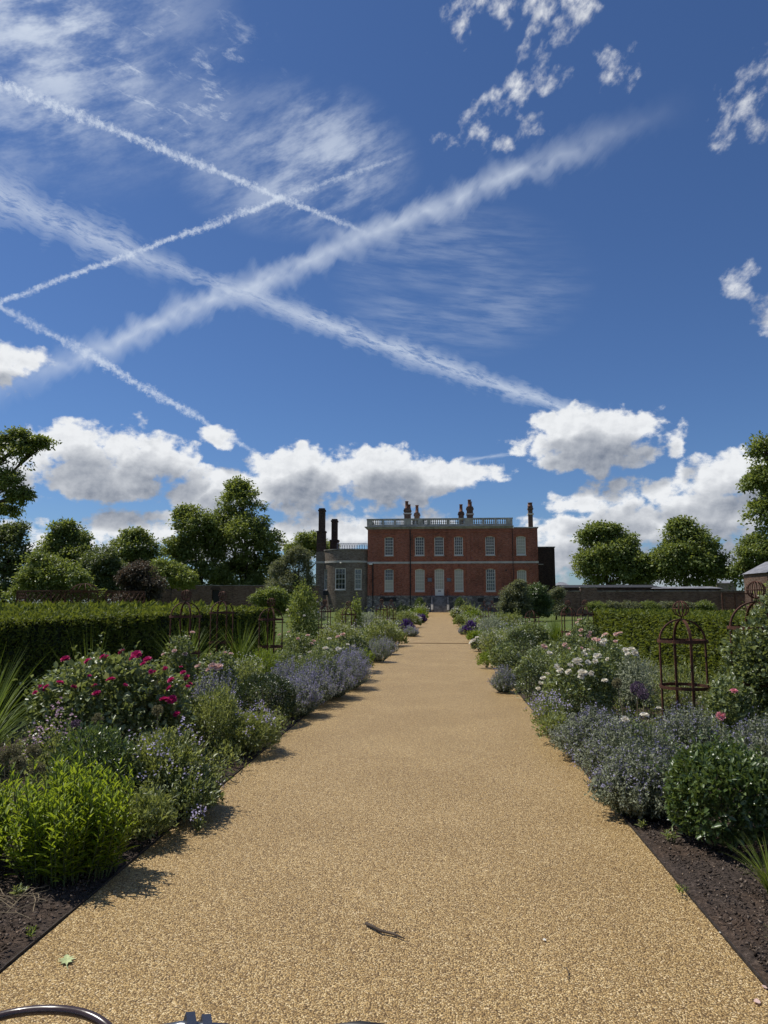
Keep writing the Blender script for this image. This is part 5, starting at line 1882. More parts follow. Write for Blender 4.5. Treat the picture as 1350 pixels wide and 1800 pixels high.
for k, (px, py, Y, rr_, mt, lab) in enumerate((
        (15.5, 1333, 4.6, .040, 'allium', 'smallest faded allium head at the left edge'),
        (31, 1321, 4.65, .046, 'allium', 'faded allium head second from the left edge'),
        (63, 1323, 4.7, .048, 'allium', 'large faded allium head right of the other tall ones by the grass'),
        (44, 1344, 4.5, .044, 'allium', 'low faded allium head between the others above the bright green leaves'),
        (79, 1356, 4.4, .046, 'allium', 'lowest faded allium head just above the bright green clump'),
        (161, 1266, 5.5, .045, 'allium', 'faded allium head in front of the magenta rose bush'),
        (145, 1279, 5.4, .048, 'allium_purple', 'purplish allium head below the magenta rose bush'),
        (276, 1253, 5.9, .048, 'allium', 'faded allium head under the lowest magenta rose, right of the bush'),
        (1113, 1213, 8.0, .075, 'allium_purple', 'purple-brown allium head above the grey catmint, right border'),
        (1096, 1204, 8.4, .06, 'allium', 'faded green allium head left of the purple one, right border'),
        (1128, 1222, 7.8, .06, 'allium_purple', 'low purple-brown allium head beside the rusted obelisk'))):
    q = P(px, py, Y)
    root = empty('allium', (q.x, Y, .015), lab, 'allium', 'alliums past flowering')
    allium(root, q.z, rr_, np.random.default_rng(300 + k), mt)
r, w, h, g = spot(225, 375, 1298, 5.2, 'cranesbill', 'sprawling mound with pale lilac flowers between rose bush and path', 'plant')
flowering_mound(r, w, .36, h, g, (.040, .020), 4800, 'soft_leaf', 'lilac', 40, .017, .42, 9, .022)
r, w, h, g = spot(290, 396, 1365, 5.1, 'cranesbill', 'green leafy sprawl hanging over the left path edging', 'plant')
flowering_mound(r, w, .3, h, g, (.036, .017), 3300, 'rose_leaf', 'lilac', 10, .016, .42, 7, .02)
r, w, h, g = spot(215, 320, 1408, 4.55, 'cranesbill', 'low thin-leaved sprawl beside the bright green clump at the path edge', 'plant')
flowering_mound(r, w, .25, h, g, (.046, .014), 2200, 'soft_leaf', 'lilac', 5, .014, .35, 7, .02)
r, w, h, g = spot(345, 376, 1436, 4.75, 'fallen_flower_stem', 'single lilac flower head leaning onto the gravel from the left border', 'flower')
flowering_mound(r, w, .05, .09, g, (.02, .01), 60, 'soft_leaf', 'lilac', 6, .016, .2, 9, .014)
MAG = [(115, 1160, .075), (155, 1163, .06), (214, 1147, .06), (240, 1152, .085), (234, 1158, .06), (259, 1161, .075), (252, 1168, .05), (181, 1155, .05), (195, 1196, .07),
       (170, 1220, .065), (73, 1211, .07), (82, 1208, .05), (105, 1201, .06), (130, 1208, .045), (166, 1206, .045), (157, 1189, .035), (290, 1176, .05), (322, 1183, .05),
       (329, 1192, .06), (334, 1203, .045), (301, 1196, .06), (298, 1211, .06), (290, 1233, .10), (302, 1231, .085), (311, 1256, .06), (265, 1181, .04), (272, 1181, .03), (220, 1205, .04), (188, 1155, .04), (62, 1218, .04)]
r, w, h, g = spot(66, 340, 1143, 6.4, 'rose_bush', 'large rose bush covered in deep magenta blooms, left border', 'rose bush')
rose_bush(r, w, .62, h, g, 8500, (.055, .036), [(x, y, z * .82) for x, y, z in MAG], 'magenta', shell=.24, lump=.2, six=True)
r, w, h, g = spot(255, 350, 1172, 6.9, 'rose_bush', 'smaller light green shoots with magenta buds at the right of the big rose', 'rose bush')
rose_bush(r, w, .3, h, g, 1500, (.048, .03), (), 'magenta', 4, .035, shell=.3)
r, w, h, g = spot(-95, 55, 1150, 6.1, 'ornamental_grass', 'arching ornamental grass at the left edge, below the hedge', 'grass')
grass_clump(r, w, .95, g, 330, .009, lean=1.0, droopy=1.1)
r, w, h, g = spot(120, 215, 1120, 7.6, 'ornamental_grass', 'thin tall grass stalks behind the magenta rose bush', 'grass')
grass_clump(r, w, 1.05, g, 60, .006, lean=.7, droopy=.8)
r, w, h, g = spot(330, 435, 1212, 7.1, 'feathery_perennial', 'feathery fresh green mound between magenta rose and dark round bush', 'plant')
flowering_mound(r, w, .42, h, g, (.045, .012), 5200, 'soft_leaf', 'lilac', 10, .014, .4, 7, .02, shell=.25)
r, w, h, g = spot(405, 495, 1258, 7.2, 'feathery_perennial', 'feathery green mound with lilac flowers right at the left path edge', 'plant')
flowering_mound(r, w, .36, h, g, (.042, .012), 4200, 'soft_leaf', 'lilac', 34, .019, .4, 8, .02, shell=.25)
r, w, h, g = spot(413, 526, 1187, 8.9, 'round_bush', 'dark round glossy bush before the violet drift, left border', 'bush')
round_bush(r, w, .40, h, g, (.032, .018), 5200, 'dark_leaf', .12, shell=.12)
for k, (a, b, yt, Y, n, lab) in enumerate((
        (490, 565, 1186, 9.5, 380, 'low violet catmint at the path edge beside the dark round bush'),
        (500, 590, 1166, 10.5, 420, 'violet catmint drift behind the dark round bush, left border'),
        (545, 622, 1158, 11.3, 420, 'violet catmint in the middle of the left drift'),
        (575, 650, 1146, 12.5, 440, 'largest violet catmint spilling over the left path edge'),
        (590, 650, 1133, 13.7, 360, 'farthest violet catmint of the left drift'),
        (470, 545, 1160, 11.6, 320, 'violet catmint left of the light green round bush'),
        (520, 600, 1148, 13.0, 340, 'violet catmint rising behind the light green round bush'),
        (345, 425, 1170, 8.9, 280, 'pale blue catmint behind the feathery mound, left border'))):
    r, w, h, g = spot(a, b, yt, Y, 'catmint', lab, 'catmint', 'catmint drifts')
    catmint(r, w * 1.15, w * 1.5, h, g, n, (.028, .014), 'catmint', .85, per=15, fper=11)
r, w, h, g = spot(517, 600, 1143, 11.4, 'round_bush', 'light green round bush rising from the violet drift, left border', 'bush')
round_bush(r, w, .40, h, g, (.034, .018), 3600, 'rose_leaf', .12, shell=.14)
r, w, h, g = spot(352, 425, 1140, 9.3, 'rose_bush', 'small rose bush with blush blooms before the left hedge', 'rose bush')
rose_bush(r, w, .35, h, g, 2000, (.045, .03), [(374, 1172, .08), (384, 1174, .09), (347, 1173, .06), (366, 1178, .05)], 'blush', 4, .05)
r, w, h, g = spot(288, 352, 1112, 10.4, 'rose_bush', 'young climbing rose at the foot of the largest left obelisk', 'rose bush')
rose_bush(r, w, .3, h, g, 2000, (.05, .034), (), 'blush', 6, .05, shell=.34)
for k, (a, b, yt, Y, n, lab) in enumerate((
        (285, 375, 1106, 11.9, 150, 'fresh green grass clump inside the largest left obelisk'),
        (395, 455, 1104, 14.4, 130, 'fresh green grass clump beside the middle left obelisk'),
        (445, 505, 1106, 14.8, 90, 'grass clump inside the obelisk at the left hedge end'))):
    r, w, h, g = spot(a, b, yt, Y, 'ornamental_grass', lab, 'grass', 'grass clumps before the left hedge')
    grass_clump(r, w, h * 1.05, g, n, .012, lean=.75)
LEFT_MID = [
    # x0, x1, ytop, Y, kind, label
    (430, 500, 1128, 12.6, 'lime', 'yellow-green loose shrub under the left hedge end obelisk'),
    (395, 470, 1145, 11.2, 'white', 'pale-flowered leafy mound under the middle left obelisk'),
    (465, 545, 1132, 13.2, 'rose', 'green rose bush between left hedge end and violet drift'),
    (540, 628, 1112, 14.6, 'whiteblush', 'blush-white rose bush above the largest violet drift'),
    (480, 560, 1100, 16.6, 'blush', 'pinkish rose bush left of the blush-white one, left border'),
    (600, 655, 1108, 15.6, 'dark', 'dark green bush above the largest violet drift'),
    (560, 640, 1083, 20.5, 'white', 'white-flowered rose bush around the obelisk of the left border'),
    (585, 622, 1104, 17.5, 'blush', 'peach-pink rose bush below the white-flowered one'),
    (640, 690, 1105, 18.0, 'catmint', 'grey-violet catmint at the left path edge near the cross line'),
    (655, 702, 1112, 20.5, 'catmint', 'pale catmint at the path edge just before the cross line, left'),
    (624, 660, 1128, 15.2, 'lime', 'bright leafy clump at the left path edge above the violet drift'),
    (678, 718, 1102, 24.5, 'soft', 'fresh green mound at the left path edge beyond the cross line'),
    (640, 700, 1080, 24.0, 'white', 'white-dotted loose perennials behind the pale catmint, left'),
    (700, 730, 1083, 32.0, 'salvia', 'deep purple salvia clump in the left border'),
    (706, 738, 1096, 31.0, 'catmint', 'grey catmint in front of the left deep purple salvia'),
    (610, 670, 1068, 34.0, 'silver', 'grey wispy shrub behind the left border'),
    (690, 730, 1068, 40.0, 'soft', 'green bush beyond the left deep purple salvia'),
    (715, 742, 1078, 42.0, 'white', 'white-flowered clump far along the left border'),
    (730, 750, 1076, 50.0, 'salvia', 'small far violet clump in the left border'),
    (655, 700, 1062, 46.0, 'soft', 'tall green perennials under the two far left obelisks'),
    (715, 752, 1066, 58.0, 'lime', 'yellow-green perennials at the far end of the left border'),
    (690, 735, 1060, 62.0, 'dark', 'dark bush at the far end of the left border'),
    (725, 755, 1064, 74.0, 'white', 'last pale clump of the left border before the steps'),
    (520, 580, 1062, 48.0, 'silver', 'grey plume grass on the lawn before the bow-fronted wing'),
    (585, 640, 1060, 40.0, 'soft', 'leafy green shrub on the lawn beneath the bow window'),
]
RIGHT_MID = [
    (925, 990, 1213, 8.4, 'lilac', 'lilac phlox at the right path edge before the white rose'),
    (935, 1000, 1240, 7.9, 'soft', 'leafy green edge clump below the lilac phlox'),
    (900, 952, 1150, 11.3, 'dark', 'dark round bush at the right path edge beside the small catmint'),
    (858, 908, 1160, 12.2, 'catmint', 'small grey catmint hanging over the right path edge'),
    (905, 985, 1125, 12.8, 'rose', 'leafy green rose bush behind the dark round bush, right border'),
    (855, 915, 1120, 15.5, 'rose', 'green mound above the small grey catmint, right'),
    (835, 872, 1140, 16.5, 'lime', 'bright yellow-green low clump at the right path edge'),
    (960, 1040, 1100, 16.0, 'blush', 'tall rose bush with few peach blooms before the twin obelisks'),
    (880, 950, 1098, 18.0, 'dark', 'dark leafy bush before the short obelisk, right border'),
    (840, 885, 1104, 20.0, 'white', 'white-dotted bush at the right path edge beyond the lime clump'),
    (826, 856, 1118, 22.0, 'whiteblush', 'pale flowered edge clump just before the cross line, right'),
    (900, 965, 1085, 24.0, 'rose', 'green bush with climbing stems around the short obelisk'),
    (818, 842, 1106, 27.0, 'lime', 'lime green low clump beyond the cross line, right'),
    (812, 840, 1086, 32.0, 'salvia', 'dark purple salvia clump in the right border'),
    (805, 822, 1098, 33.0, 'catmint', 'grey catmint in front of the right purple salvia'),
    (835, 890, 1078, 30.0, 'silver', 'grey twiggy perennials behind the right purple salvia'),
    (860, 920, 1070, 38.0, 'soft', 'soft green bushes under the far right obelisks'),
    (795, 818, 1080, 44.0, 'soft', 'fresh green clump at the far right path edge'),
    (812, 850, 1068, 52.0, 'lime', 'yellow-green perennials at the far end of the right border'),
    (792, 812, 1068, 60.0, 'white', 'pale edge clump far along the right border'),
    (800, 840, 1060, 70.0, 'soft', 'last green clump of the right border before the steps'),
    (955, 1000, 1085, 23.0, 'grass', 'fresh green grass clump beside the right twin obelisks'),
    (1000, 1056, 1075, 21.4, 'pink', 'rose bush with pink and blush blooms inside the right twin obelisk'),
    (1040, 1110, 1118, 14.0, 'rose', 'green rose stems before the right hedge'),
    (1080, 1165, 1142, 10.6, 'silver', 'grey-green bushy perennial between white roses and free-standing obelisk'),
    (1140, 1240, 1150, 10.2, 'soft', 'leafy green perennial behind the free-standing obelisk'),
    (1220, 1300, 1165, 9.6, 'soft', 'tangled green perennial between obelisk and climbing rose'),
]


def mid_plant(a, b, yt, Y, kind, lab):
    cat = {'catmint': 'catmint', 'grass': 'grass', 'dark': 'bush', 'rose': 'rose bush', 'blush': 'rose bush', 'whiteblush': 'rose bush', 'pink': 'rose bush', 'salvia': 'salvia'}.get(kind, 'plant')
    name = {'catmint': 'catmint', 'grass': 'ornamental_grass', 'dark': 'dark_bush', 'salvia': 'salvia'}.get(kind, 'rose_bush' if cat == 'rose bush' else 'border_perennial')
    r, w, h, g = spot(a, b, yt, Y, name, lab, cat)
    h *= .84
    q = max(1.0, Y / 13.0)            # leaves farther away are grouped into larger sprays
    ry = w * 1.2
    n = int(np.clip(2600 * (w / .4) ** 1.5 / q ** 1.2, 700, 3600))
    if kind == 'catmint':
        catmint(r, w, ry, h, g, int(300 / q ** .4), (.026 * q ** .8, .013 * q ** .8), 'catmint', .5, per=14, fper=9)
    elif kind == 'salvia':
        catmint(r, w, ry, h, g, 220, (.03 * q ** .8, .015 * q ** .8), 'salvia', 1.0, 'soft_leaf', per=10, fper=22)
    elif kind == 'grass':
        grass_clump(r, w, h * 1.05, g, 240, .016, lean=.7)
    elif kind == 'dark':
        round_bush(r, w, ry, h, g, (.036 * q, .02 * q), n, 'dark_leaf', .16, shell=.15)
    elif kind == 'lime':
        flowering_mound(r, w, ry, h, g, (.04 * q, .018 * q), n, 'lime_leaf', 'white_flower', 0, .016 * q, .3, 5, .03 * q)
    elif kind == 'soft':
        flowering_mound(r, w, ry, h, g, (.045 * q, .018 * q), n, 'soft_leaf', 'white_flower', 0, .016 * q, .3, 5, .03 * q)
    elif kind == 'silver':
        flowering_mound(r, w, ry, h, g, (.045 * q, .014 * q), n, 'silver_leaf', 'white_flower', 0, .016 * q, .35, 5, .03 * q)
    elif kind == 'white':
        flowering_mound(r, w, ry, h, g, (.04 * q, .022 * q), n, 'soft_leaf', 'white_flower', 36, .018 * q, .3, 6, .022 * q)
    elif kind == 'lilac':
        flowering_mound(r, w, ry, h, g, (.04 * q, .016 * q), n, 'soft_leaf', 'lilac', 44, .019 * q, .28, 9, .025 * q)
    else:
        pk, sc = {'rose': ('white', 2), 'blush': ('blush', 9), 'whiteblush': ('white', 14), 'pink': ('blush', 9)}[kind]
        rose_bush(r, w, ry, h, g, n, (.045 * q, .03 * q), (), pk, sc, .075 * q ** .5, shell=.22)


for row in LEFT_MID + RIGHT_MID:
    mid_plant(*row)

r, w, h, g = spot(505, 562, 1024, 21.5, 'climbing_rose', 'tall climbing rose column at the end of the left hedge', 'rose bush')
rose_bush(r, w, .5, h, g, 3000, (.075, .05), (), 'white', 5, .06, mat='tree_light', lump=.35, shell=.28)
r, w, h, g = spot(612, 640, 1040, 30.0, 'climbing_rose', 'thin leafy climber reaching up before the bow window', 'rose bush')
rose_bush(r, w, .4, h, g, 900, (.09, .06), (), 'white', 2, .06, mat='tree_light', lump=.5, shell=.4)

# ---------------------------------------------------------------- right border, near
r, w, h, g = spot(1155, 1356, 1305, 4.78, 'box_bush', 'big dense glossy-leaved bush in the right foreground', 'bush')
round_bush(r, w, .38, h, g, (.042, .021), 8500, 'box_leaf', .13, .2, six=True, shell=.13)
for k, (a, b, yt, Y, n, lab) in enumerate((
        (965, 1105, 1238, 7.2, 640, 'grey catmint spilling over the right path edge, far end of the big drift'),
        (1010, 1190, 1246, 6.2, 760, 'grey-green catmint in the middle of the big right drift'),
        (1035, 1190, 1290, 5.35, 700, 'grey catmint at the right path edge next to the big glossy bush'),
        (1130, 1265, 1228, 7.1, 560, 'grey catmint around the foot of the free-standing obelisk'),
        (1255, 1400, 1245, 6.3, 600, 'pale grey catmint at the right edge behind the big glossy bush'))):
    r, w, h, g = spot(a, b, yt, Y, 'catmint', lab, 'catmint', 'catmint drifts')
    catmint(r, w * 1.12, w * 1.1, h, g, int(n * 1.1), (.027, .0135), 'catmint', .32, per=20, fper=6)
WH = [(980, 1174, .10), (985, 1180, .08), (1002, 1171, .08), (1012, 1165, .10), (1017, 1162, .09), (1027, 1151, .08), (1031, 1145, .08), (1024, 1184, .11), (1022, 1190, .08), (1050, 1155, .10), (1046, 1163, .07),
      (1057, 1133, .09), (1062, 1128, .08), (1033, 1165, .07), (1038, 1186, .07), (1063, 1198, .08), (1068, 1159, .05), (1000, 1182, .08), (955, 1193, .07), (962, 1185, .06), (950, 1202, .07), (946, 1211, .06), (1020, 1170, .06), (1040, 1182, .05)]
r, w, h, g = spot(945, 1080, 1138, 9.3, 'rose_bush', 'rose bush full of white blooms in the right border', 'rose bush')
rose_bush(r, w, .62, h, g, 6000, (.045, .03), [(x, y, z * .78) for x, y, z in WH], 'white', 6, .045, shell=.22, lump=.2)
r, w, h, g = spot(1015, 1110, 1117, 11.0, 'rose_bush', 'rose bush with blush blooms behind the white rose, right border', 'rose bush')
rose_bush(r, w, .5, h, g, 2600, (.045, .03), [(1064, 1118, .08), (1045, 1125, .07), (1052, 1127, .07), (1083, 1116, .06), (1090, 1114, .06), (956, 1138, .08)], 'blush', 3, .06, shell=.25)
r, w, h, g = spot(1075, 1140, 1140, 9.8, 'rose_bush', 'spindly rose with a white cluster on top near the free-standing obelisk', 'rose bush')
rose_bush(r, w, .3, h, g, 900, (.04, .026), [(1100, 1144, .07), (1111, 1143, .075), (1116, 1149, .07), (1104, 1151, .06)], 'white', 0, .05, shell=.35, mat='silver_leaf')
r, w, h, g = spot(1085, 1150, 1248, 6.0, 'rose_shoot', 'few white roses poking out of the big grey catmint', 'rose bush')
rose_bush(r, w, .2, h, g, 160, (.03, .02), [(1099, 1266, .05), (1133, 1259, .055), (1158, 1246, .035), (1170, 1268, .03)], 'white', 0, .05, shell=.3)
r, w, h, g = spot(1262, 1420, 1060, 7.9, 'climbing_rose', 'large dark climbing rose smothering the obelisk at the right edge', 'rose bush')
rose_bush(r, w, .45, h, g, 7600, (.05, .034), (), 'pink', 0, .05, shell=.26, lump=.25, six=True)
r, w, h, g = spot(1305, 1420, 1018, 8.1, 'climbing_rose', 'leafy top of climbing rose above the ring of the right edge obelisk', 'rose bush')
rose_bush(r, w, .35, h, g, 3800, (.05, .034), (), 'pink', 0, .05, shell=.3, lump=.3, mat='soft_leaf')
r, w, h, g = spot(1228, 1312, 1180, 7.5, 'rose_bush', 'open rose bush with two pink blooms beside the climbing rose', 'rose bush')
rose_bush(r, w, .32, h, g, 2600, (.045, .03), [(1290, 1216, .055), (1267, 1260, .07)], 'pink', 0, .05, shell=.3)
r, w, h, g = spot(1262, 1390, 1470, 3.95, 'ornamental_grass', 'yellow-green grass tuft on bare soil below the big glossy bush', 'grass')
grass_clump(r, w, .26, g, 170, .005, mat='lime_grass', lean=.95)
r, w, h, g = spot(1305, 1395, 1570, 3.3, 'ornamental_grass', 'small grass tuft at the right edge, nearest the camera', 'grass')
grass_clump(r, w, .13, g, 130, .004, mat='lime_grass', lean=.9)
for (px, py, lab, s_) in ((1128, 1452, 'tiny green weed on soil at the right path edge', .05), (1180, 1475, 'small seedling at the foot of the big glossy bush', .06), (36, 1572, 'small green sprout on the soil at the left edge', .05), (55, 1640, 'yellowish weed beside the left edging', .03), (1200, 1565, 'tiny weed on bare soil in the right foreground', .03)):
    q = G(px, py, .03)
    root = empty('weed', (q.x, q.y, .02), lab, 'weed', 'small weeds on bare soil')
    upright_leafy(root, .03, .03, s_, np.random.default_rng(int(px)), 7, s_ * .8, s_ * .2, 'lime_leaf' if s_ < .04 else 'soft_leaf', 5)

# ---------------------------------------------------------------- tangle between the plants
ground_cover('ground_cover', 'low green leaves filling the left border between the plants', -5.0, PL - .10, 4.6, 34, 620, 'soft_leaf', 501)
ground_cover('ground_cover', 'darker low leaves filling the left border between the plants', -5.0, PL - .12, 4.8, 30, 420, 'rose_leaf', 502)
ground_cover('ground_cover', 'low green leaves filling the right border between the plants', PR + .25, 4.5, 6.2, 34, 560, 'soft_leaf', 503)
ground_cover('ground_cover', 'darker low leaves filling the right border between the plants', PR + .3, 4.5, 6.5, 30, 420, 'rose_leaf', 504)
for k, (x0, x1, side) in enumerate(((-4.6, PL - .12, 'left'), (PR + .15, 4.2, 'right'))):
    ground_cover('ground_cover', f'dense green perennials filling the far {side} border towards the house', x0, x1, 24, 93, 330, 'soft_leaf', 510 + k, .25, .60, None, 1.2)
    ground_cover('ground_cover', f'darker leaves among the far {side} border perennials', x0, x1, 24, 93, 170, 'rose_leaf', 520 + k, .25, .66, None, 1.2)
    ground_cover('ground_cover', f'yellow-green leaves among the far {side} border perennials', x0, x1, 26, 93, 90, 'lime_leaf', 530 + k, .25, .55, None, 1.0)
    # scattered white and violet flowers over the far borders
    rng = np.random.default_rng(540 + k)
    for nm, mt, n_, lab in (('white_flowers', 'white_flower', 260, 'small white flowers'), ('violet_flowers', 'catmint', 200, 'small violet flowers')):
        y = 24 + 66 * rng.uniform(0, 1, n_) ** 1.3
        pts = np.stack([rng.uniform(x0, x1, n_), y, rng.uniform(.3, .62, n_)], 1)
        V, F = flower_heads(pts, rng, .045, 5, .09)
        tag(link(nm, trimesh(nm, V, F, MAT[mt])), f'{lab} dotted over the far {side} border', 'flowers', kind='stuff')
ground_cover('ground_cover', 'low leaves on the right bed beyond the big glossy bush', 2.5, 4.5, 3.2, 6.8, 150, 'soft_leaf', 505, .06, .24, None, 1.0)
for k, (x0, x1, side, y0) in enumerate(((PL - .38, PL - .06, 'left', 5.4), (PR + .05, PR + .5, 'right', 7.4))):
    ground_cover('ground_cover', f'small edge plants spilling over the {side} edging of the path', x0, x1, y0, 40, 150, 'soft_leaf', 550 + k, .08, .26, None, 1.3)
    ground_cover('ground_cover', f'darker small edge plants along the {side} edging of the path', x0, x1, y0, 40, 110, 'rose_leaf', 560 + k, .08, .30, None, 1.3)


# ================================================================== soil crumbs and litter, small things on the path
def crumbs(name, x0, x1, y0, y1, n, seed, mat, smin=.004, smax=.016):
    "loose crumbs and bark bits lying on the bed"
    rng = np.random.default_rng(seed)
    y = y0 + (y1 - y0) * rng.uniform(0, 1, n) ** 1.7
    x = rng.uniform(x0, x1, n)
    s = rng.uniform(smin, smax, n)
    c = np.stack([x, y, .036 + s * .15], 1)
    A, B, C = rnd_dirs(n, rng), rnd_dirs(n, rng), rnd_dirs(n, rng)
    V = np.stack([c + A * s[:, None], c + B * s[:, None] * .8, c + C * s[:, None] * .8, c - (A + B + C) * s[:, None] * .4], 1).reshape(-1, 3)
    k = (np.arange(n) * 4)[:, None]
    F = np.concatenate([k + np.array([t]) for t in ((0, 1, 2), (0, 2, 3), (0, 3, 1), (1, 3, 2))], 1).reshape(-1, 3)
    return link(name, trimesh(name, V, F, mat))


CR = leaf_mat('soil_crumb', (.028, .021, .017), (.08, .062, .05), (.20, .16, .13), 0.0, .95, .1)
CR2 = leaf_mat('bark_chip', (.05, .034, .024), (.12, .085, .06), (.24, .18, .13), 0.0, .9, .1)
tag(crumbs('soil_crumbs', PR + .03, 2.6, 2.0, 9.0, 12000, 1, CR), 'loose dark soil crumbs covering the right flower bed', 'soil', kind='stuff')
tag(crumbs('soil_crumbs', -3.2, PL - .03, 2.0, 9.0, 12000, 2, CR), 'loose dark soil crumbs covering the left flower bed', 'soil', kind='stuff')
tag(crumbs('bark_chips', PR + .03, 2.6, 2.0, 7.0, 2600, 3, CR2, .005, .013), 'pale bark chips scattered over the right bed', 'bark chips', kind='stuff')
tag(crumbs('bark_chips', -3.0, PL - .03, 2.0, 7.0, 1800, 4, CR2, .005, .013), 'pale bark chips scattered over the left bed', 'bark chips', kind='stuff')
# loose stones swept off the path surface
GR = leaf_mat('loose_gravel', (.20, .12, .05), (.42, .28, .13), (.70, .54, .32), 0.0, .6, .3)
rg = np.random.default_rng(9)


def pebbles(n, seed):
    rng = np.random.default_rng(seed)
    y = 1.6 + 5.5 * rng.uniform(0, 1, n) ** 1.5
    x = rng.uniform(PL + .02, PR - .02, n)
    s = rng.uniform(.0030, .0058, n)
    c = np.stack([x, y, s * .25], 1)
    a = rng.uniform(0, 2 * math.pi, n)
    vs_ = []
    for k in range(5):
        t = a + k * 2 * math.pi / 5
        q = s * rng.uniform(.8, 1.2, n)
        vs_.append(c + np.stack([np.cos(t) * q, np.sin(t) * q, np.zeros(n)], 1))
    vs_.append(c + np.stack([s * .2, s * .1, s * .62], 1))
    V = np.stack(vs_, 1).reshape(-1, 3)
    k = (np.arange(n) * 6)[:, None]
    F = np.concatenate([k + np.array([(i, (i + 1) % 5, 5)]) for i in range(5)], 1).reshape(-1, 3)
    return trimesh('path_stones', V, F, GR)


tag(link('path_stones', pebbles(14000, 5)), 'golden pebbles standing proud of the path surface in the foreground', 'gravel', kind='stuff')

# stick on the path
a, m, m2, b = G(643, 1623, .012), G(668, 1636, .014), G(690, 1641, .012), G(712, 1650, .012)
st = MB().tube([a, a.lerp(m, .5) + Vector((0, 0, .002)), m, m2, b], [.008, .007, .0065, .006, .002], 7)
st.tube([m2, m2 + Vector((.02, .006, .006)), m2 + Vector((.034, -.004, .004))], [.004, .003, .0012], 5)
tag(st.obj('fallen_stick', MAT['bark'], None, None, True), 'dark crooked stick lying on the gravel path', 'stick')
a, b = G(995, 1700, .006), G(998, 1722, .006)
tag(MB().tube([a, a.lerp(b, .5) + Vector((.008, 0, .002)), b], [.0022, .0026, .001], 5).obj('fallen_twig', MAT['bark']), 'tiny thin twig on the gravel, right of the stick', 'twig')

# lobed leaf on the path
q = G(117, 1688, .006)
outl = [(0, -.055), (.006, -.03), (.022, -.034), (.016, -.016), (.036, -.012), (.018, .002), (.034, .014), (.012, .016), (.010, .034), (0, .05)]
pts = outl + [(-x, y) for x, y in reversed(outl[1:-1])]
lf = MB()
lf.add([(x, y, .006 + .12 * abs(x)) for x, y in pts] + [(0, 0, .004)], [(i, (i + 1) % len(pts), len(pts)) for i in range(len(pts))])
lf.tube([(0, -.055, .006), (.004, -.085, .004)], .0015, 5)
lm = plain('pale_leaf', (.40, .45, .22), .5, 0, .3, .15, 30)
o = lf.obj('fallen_leaf', lm, None, (q.x, q.y, .003), False, .5)
tag(o, 'pale green lobed leaf fallen on the path near the left edging', 'leaf')


def petal(px, py, s, lab, mat):
    q = G(px, py, .004)
    mb = MB()
    n = 9
    vs_ = [(s * math.cos(t) * (1 + .15 * math.sin(2 * t)), s * .7 * math.sin(t), .003 + .25 * s * math.cos(t) ** 2) for t in np.linspace(0, 2 * math.pi, n, endpoint=False)]
    mb.add(vs_ + [(0, 0, .002)], [(i, (i + 1) % n, n) for i in range(n)])
    o = mb.obj('fallen_petal', mat, None, (q.x, q.y, .003), False, px * .1)
    tag(o, lab, 'petal', 'petals fallen on the ground')


petal(957, 1653, .011, 'cream petal alone on the gravel, right of the stick', MAT['white_petal'])
petal(1331, 1762, .017, 'pale pink petal on the gravel in the lower right corner', MAT['blush_petal'])
petal(1347, 1736, .016, 'pale pink petal on the right edging near the lower corner', MAT['blush_petal'])
petal(1266, 1640, .008, 'small pale petal on soil beside the right edging', MAT['white_petal'])
petal(1205, 1540, .010, 'pale petal on the soil below the big glossy bush', MAT['white_petal'])

# dry stems lying on the soil at the left edge
rng = np.random.default_rng(77)
q0 = G(30, 1590, .03)
tangle = empty('dry_stem_tangle', tuple(q0), 'tangle of dry straw-coloured stems on the soil in the lower left', 'stems')
for k in range(16):
    q = G(rng.uniform(-10, 75), rng.uniform(1565, 1612), .045) - q0
    a = rng.uniform(0, math.pi)
    d = Vector((math.cos(a), math.sin(a), .05))
    L_ = rng.uniform(.04, .11)
    MB().tube([q - d * L_, q + Vector((rng.normal() * .012, rng.normal() * .012, .012)), q + d * L_], [.0016, .002, .001], 5).obj('dry_stem', MAT['dry_stem'], tangle)

# thin dark strip across the path
a, b = G(697, 1131, .006), G(833, 1130, .006)
pts = [(PL, a.y - .25, .008)] + [(PL + (PR - PL) * t, a.y + .18 * math.sin(t * 3.1) + .05 * math.sin(t * 9), .010) for t in np.linspace(.06, .94, 14)] + [(PR, b.y + .02, .008)]
tag(MB().tube(pts, .011, 6).obj('cross_strip', plain('strip_brown', (.17, .11, .055), .7, 0, .3, .3, 9)), 'thin brown strip lying across the gravel path at mid distance', 'strip')

# ================================================================== the bicycle under the camera: only its handlebar reaches into the picture
HBY = .80
bike = empty('bicycle', (-.30, .2, 0), 'bicycle at the bottom edge, only cable and handlebar clamp showing', 'bicycle')
B0 = Vector(bike.location)


def bk(mb, name, mat, parent=None, smooth=True):
    mb.v = [tuple(Vector(v) - B0) for v in mb.v]
    return mb.obj(name, mat, parent or bike, None, smooth)


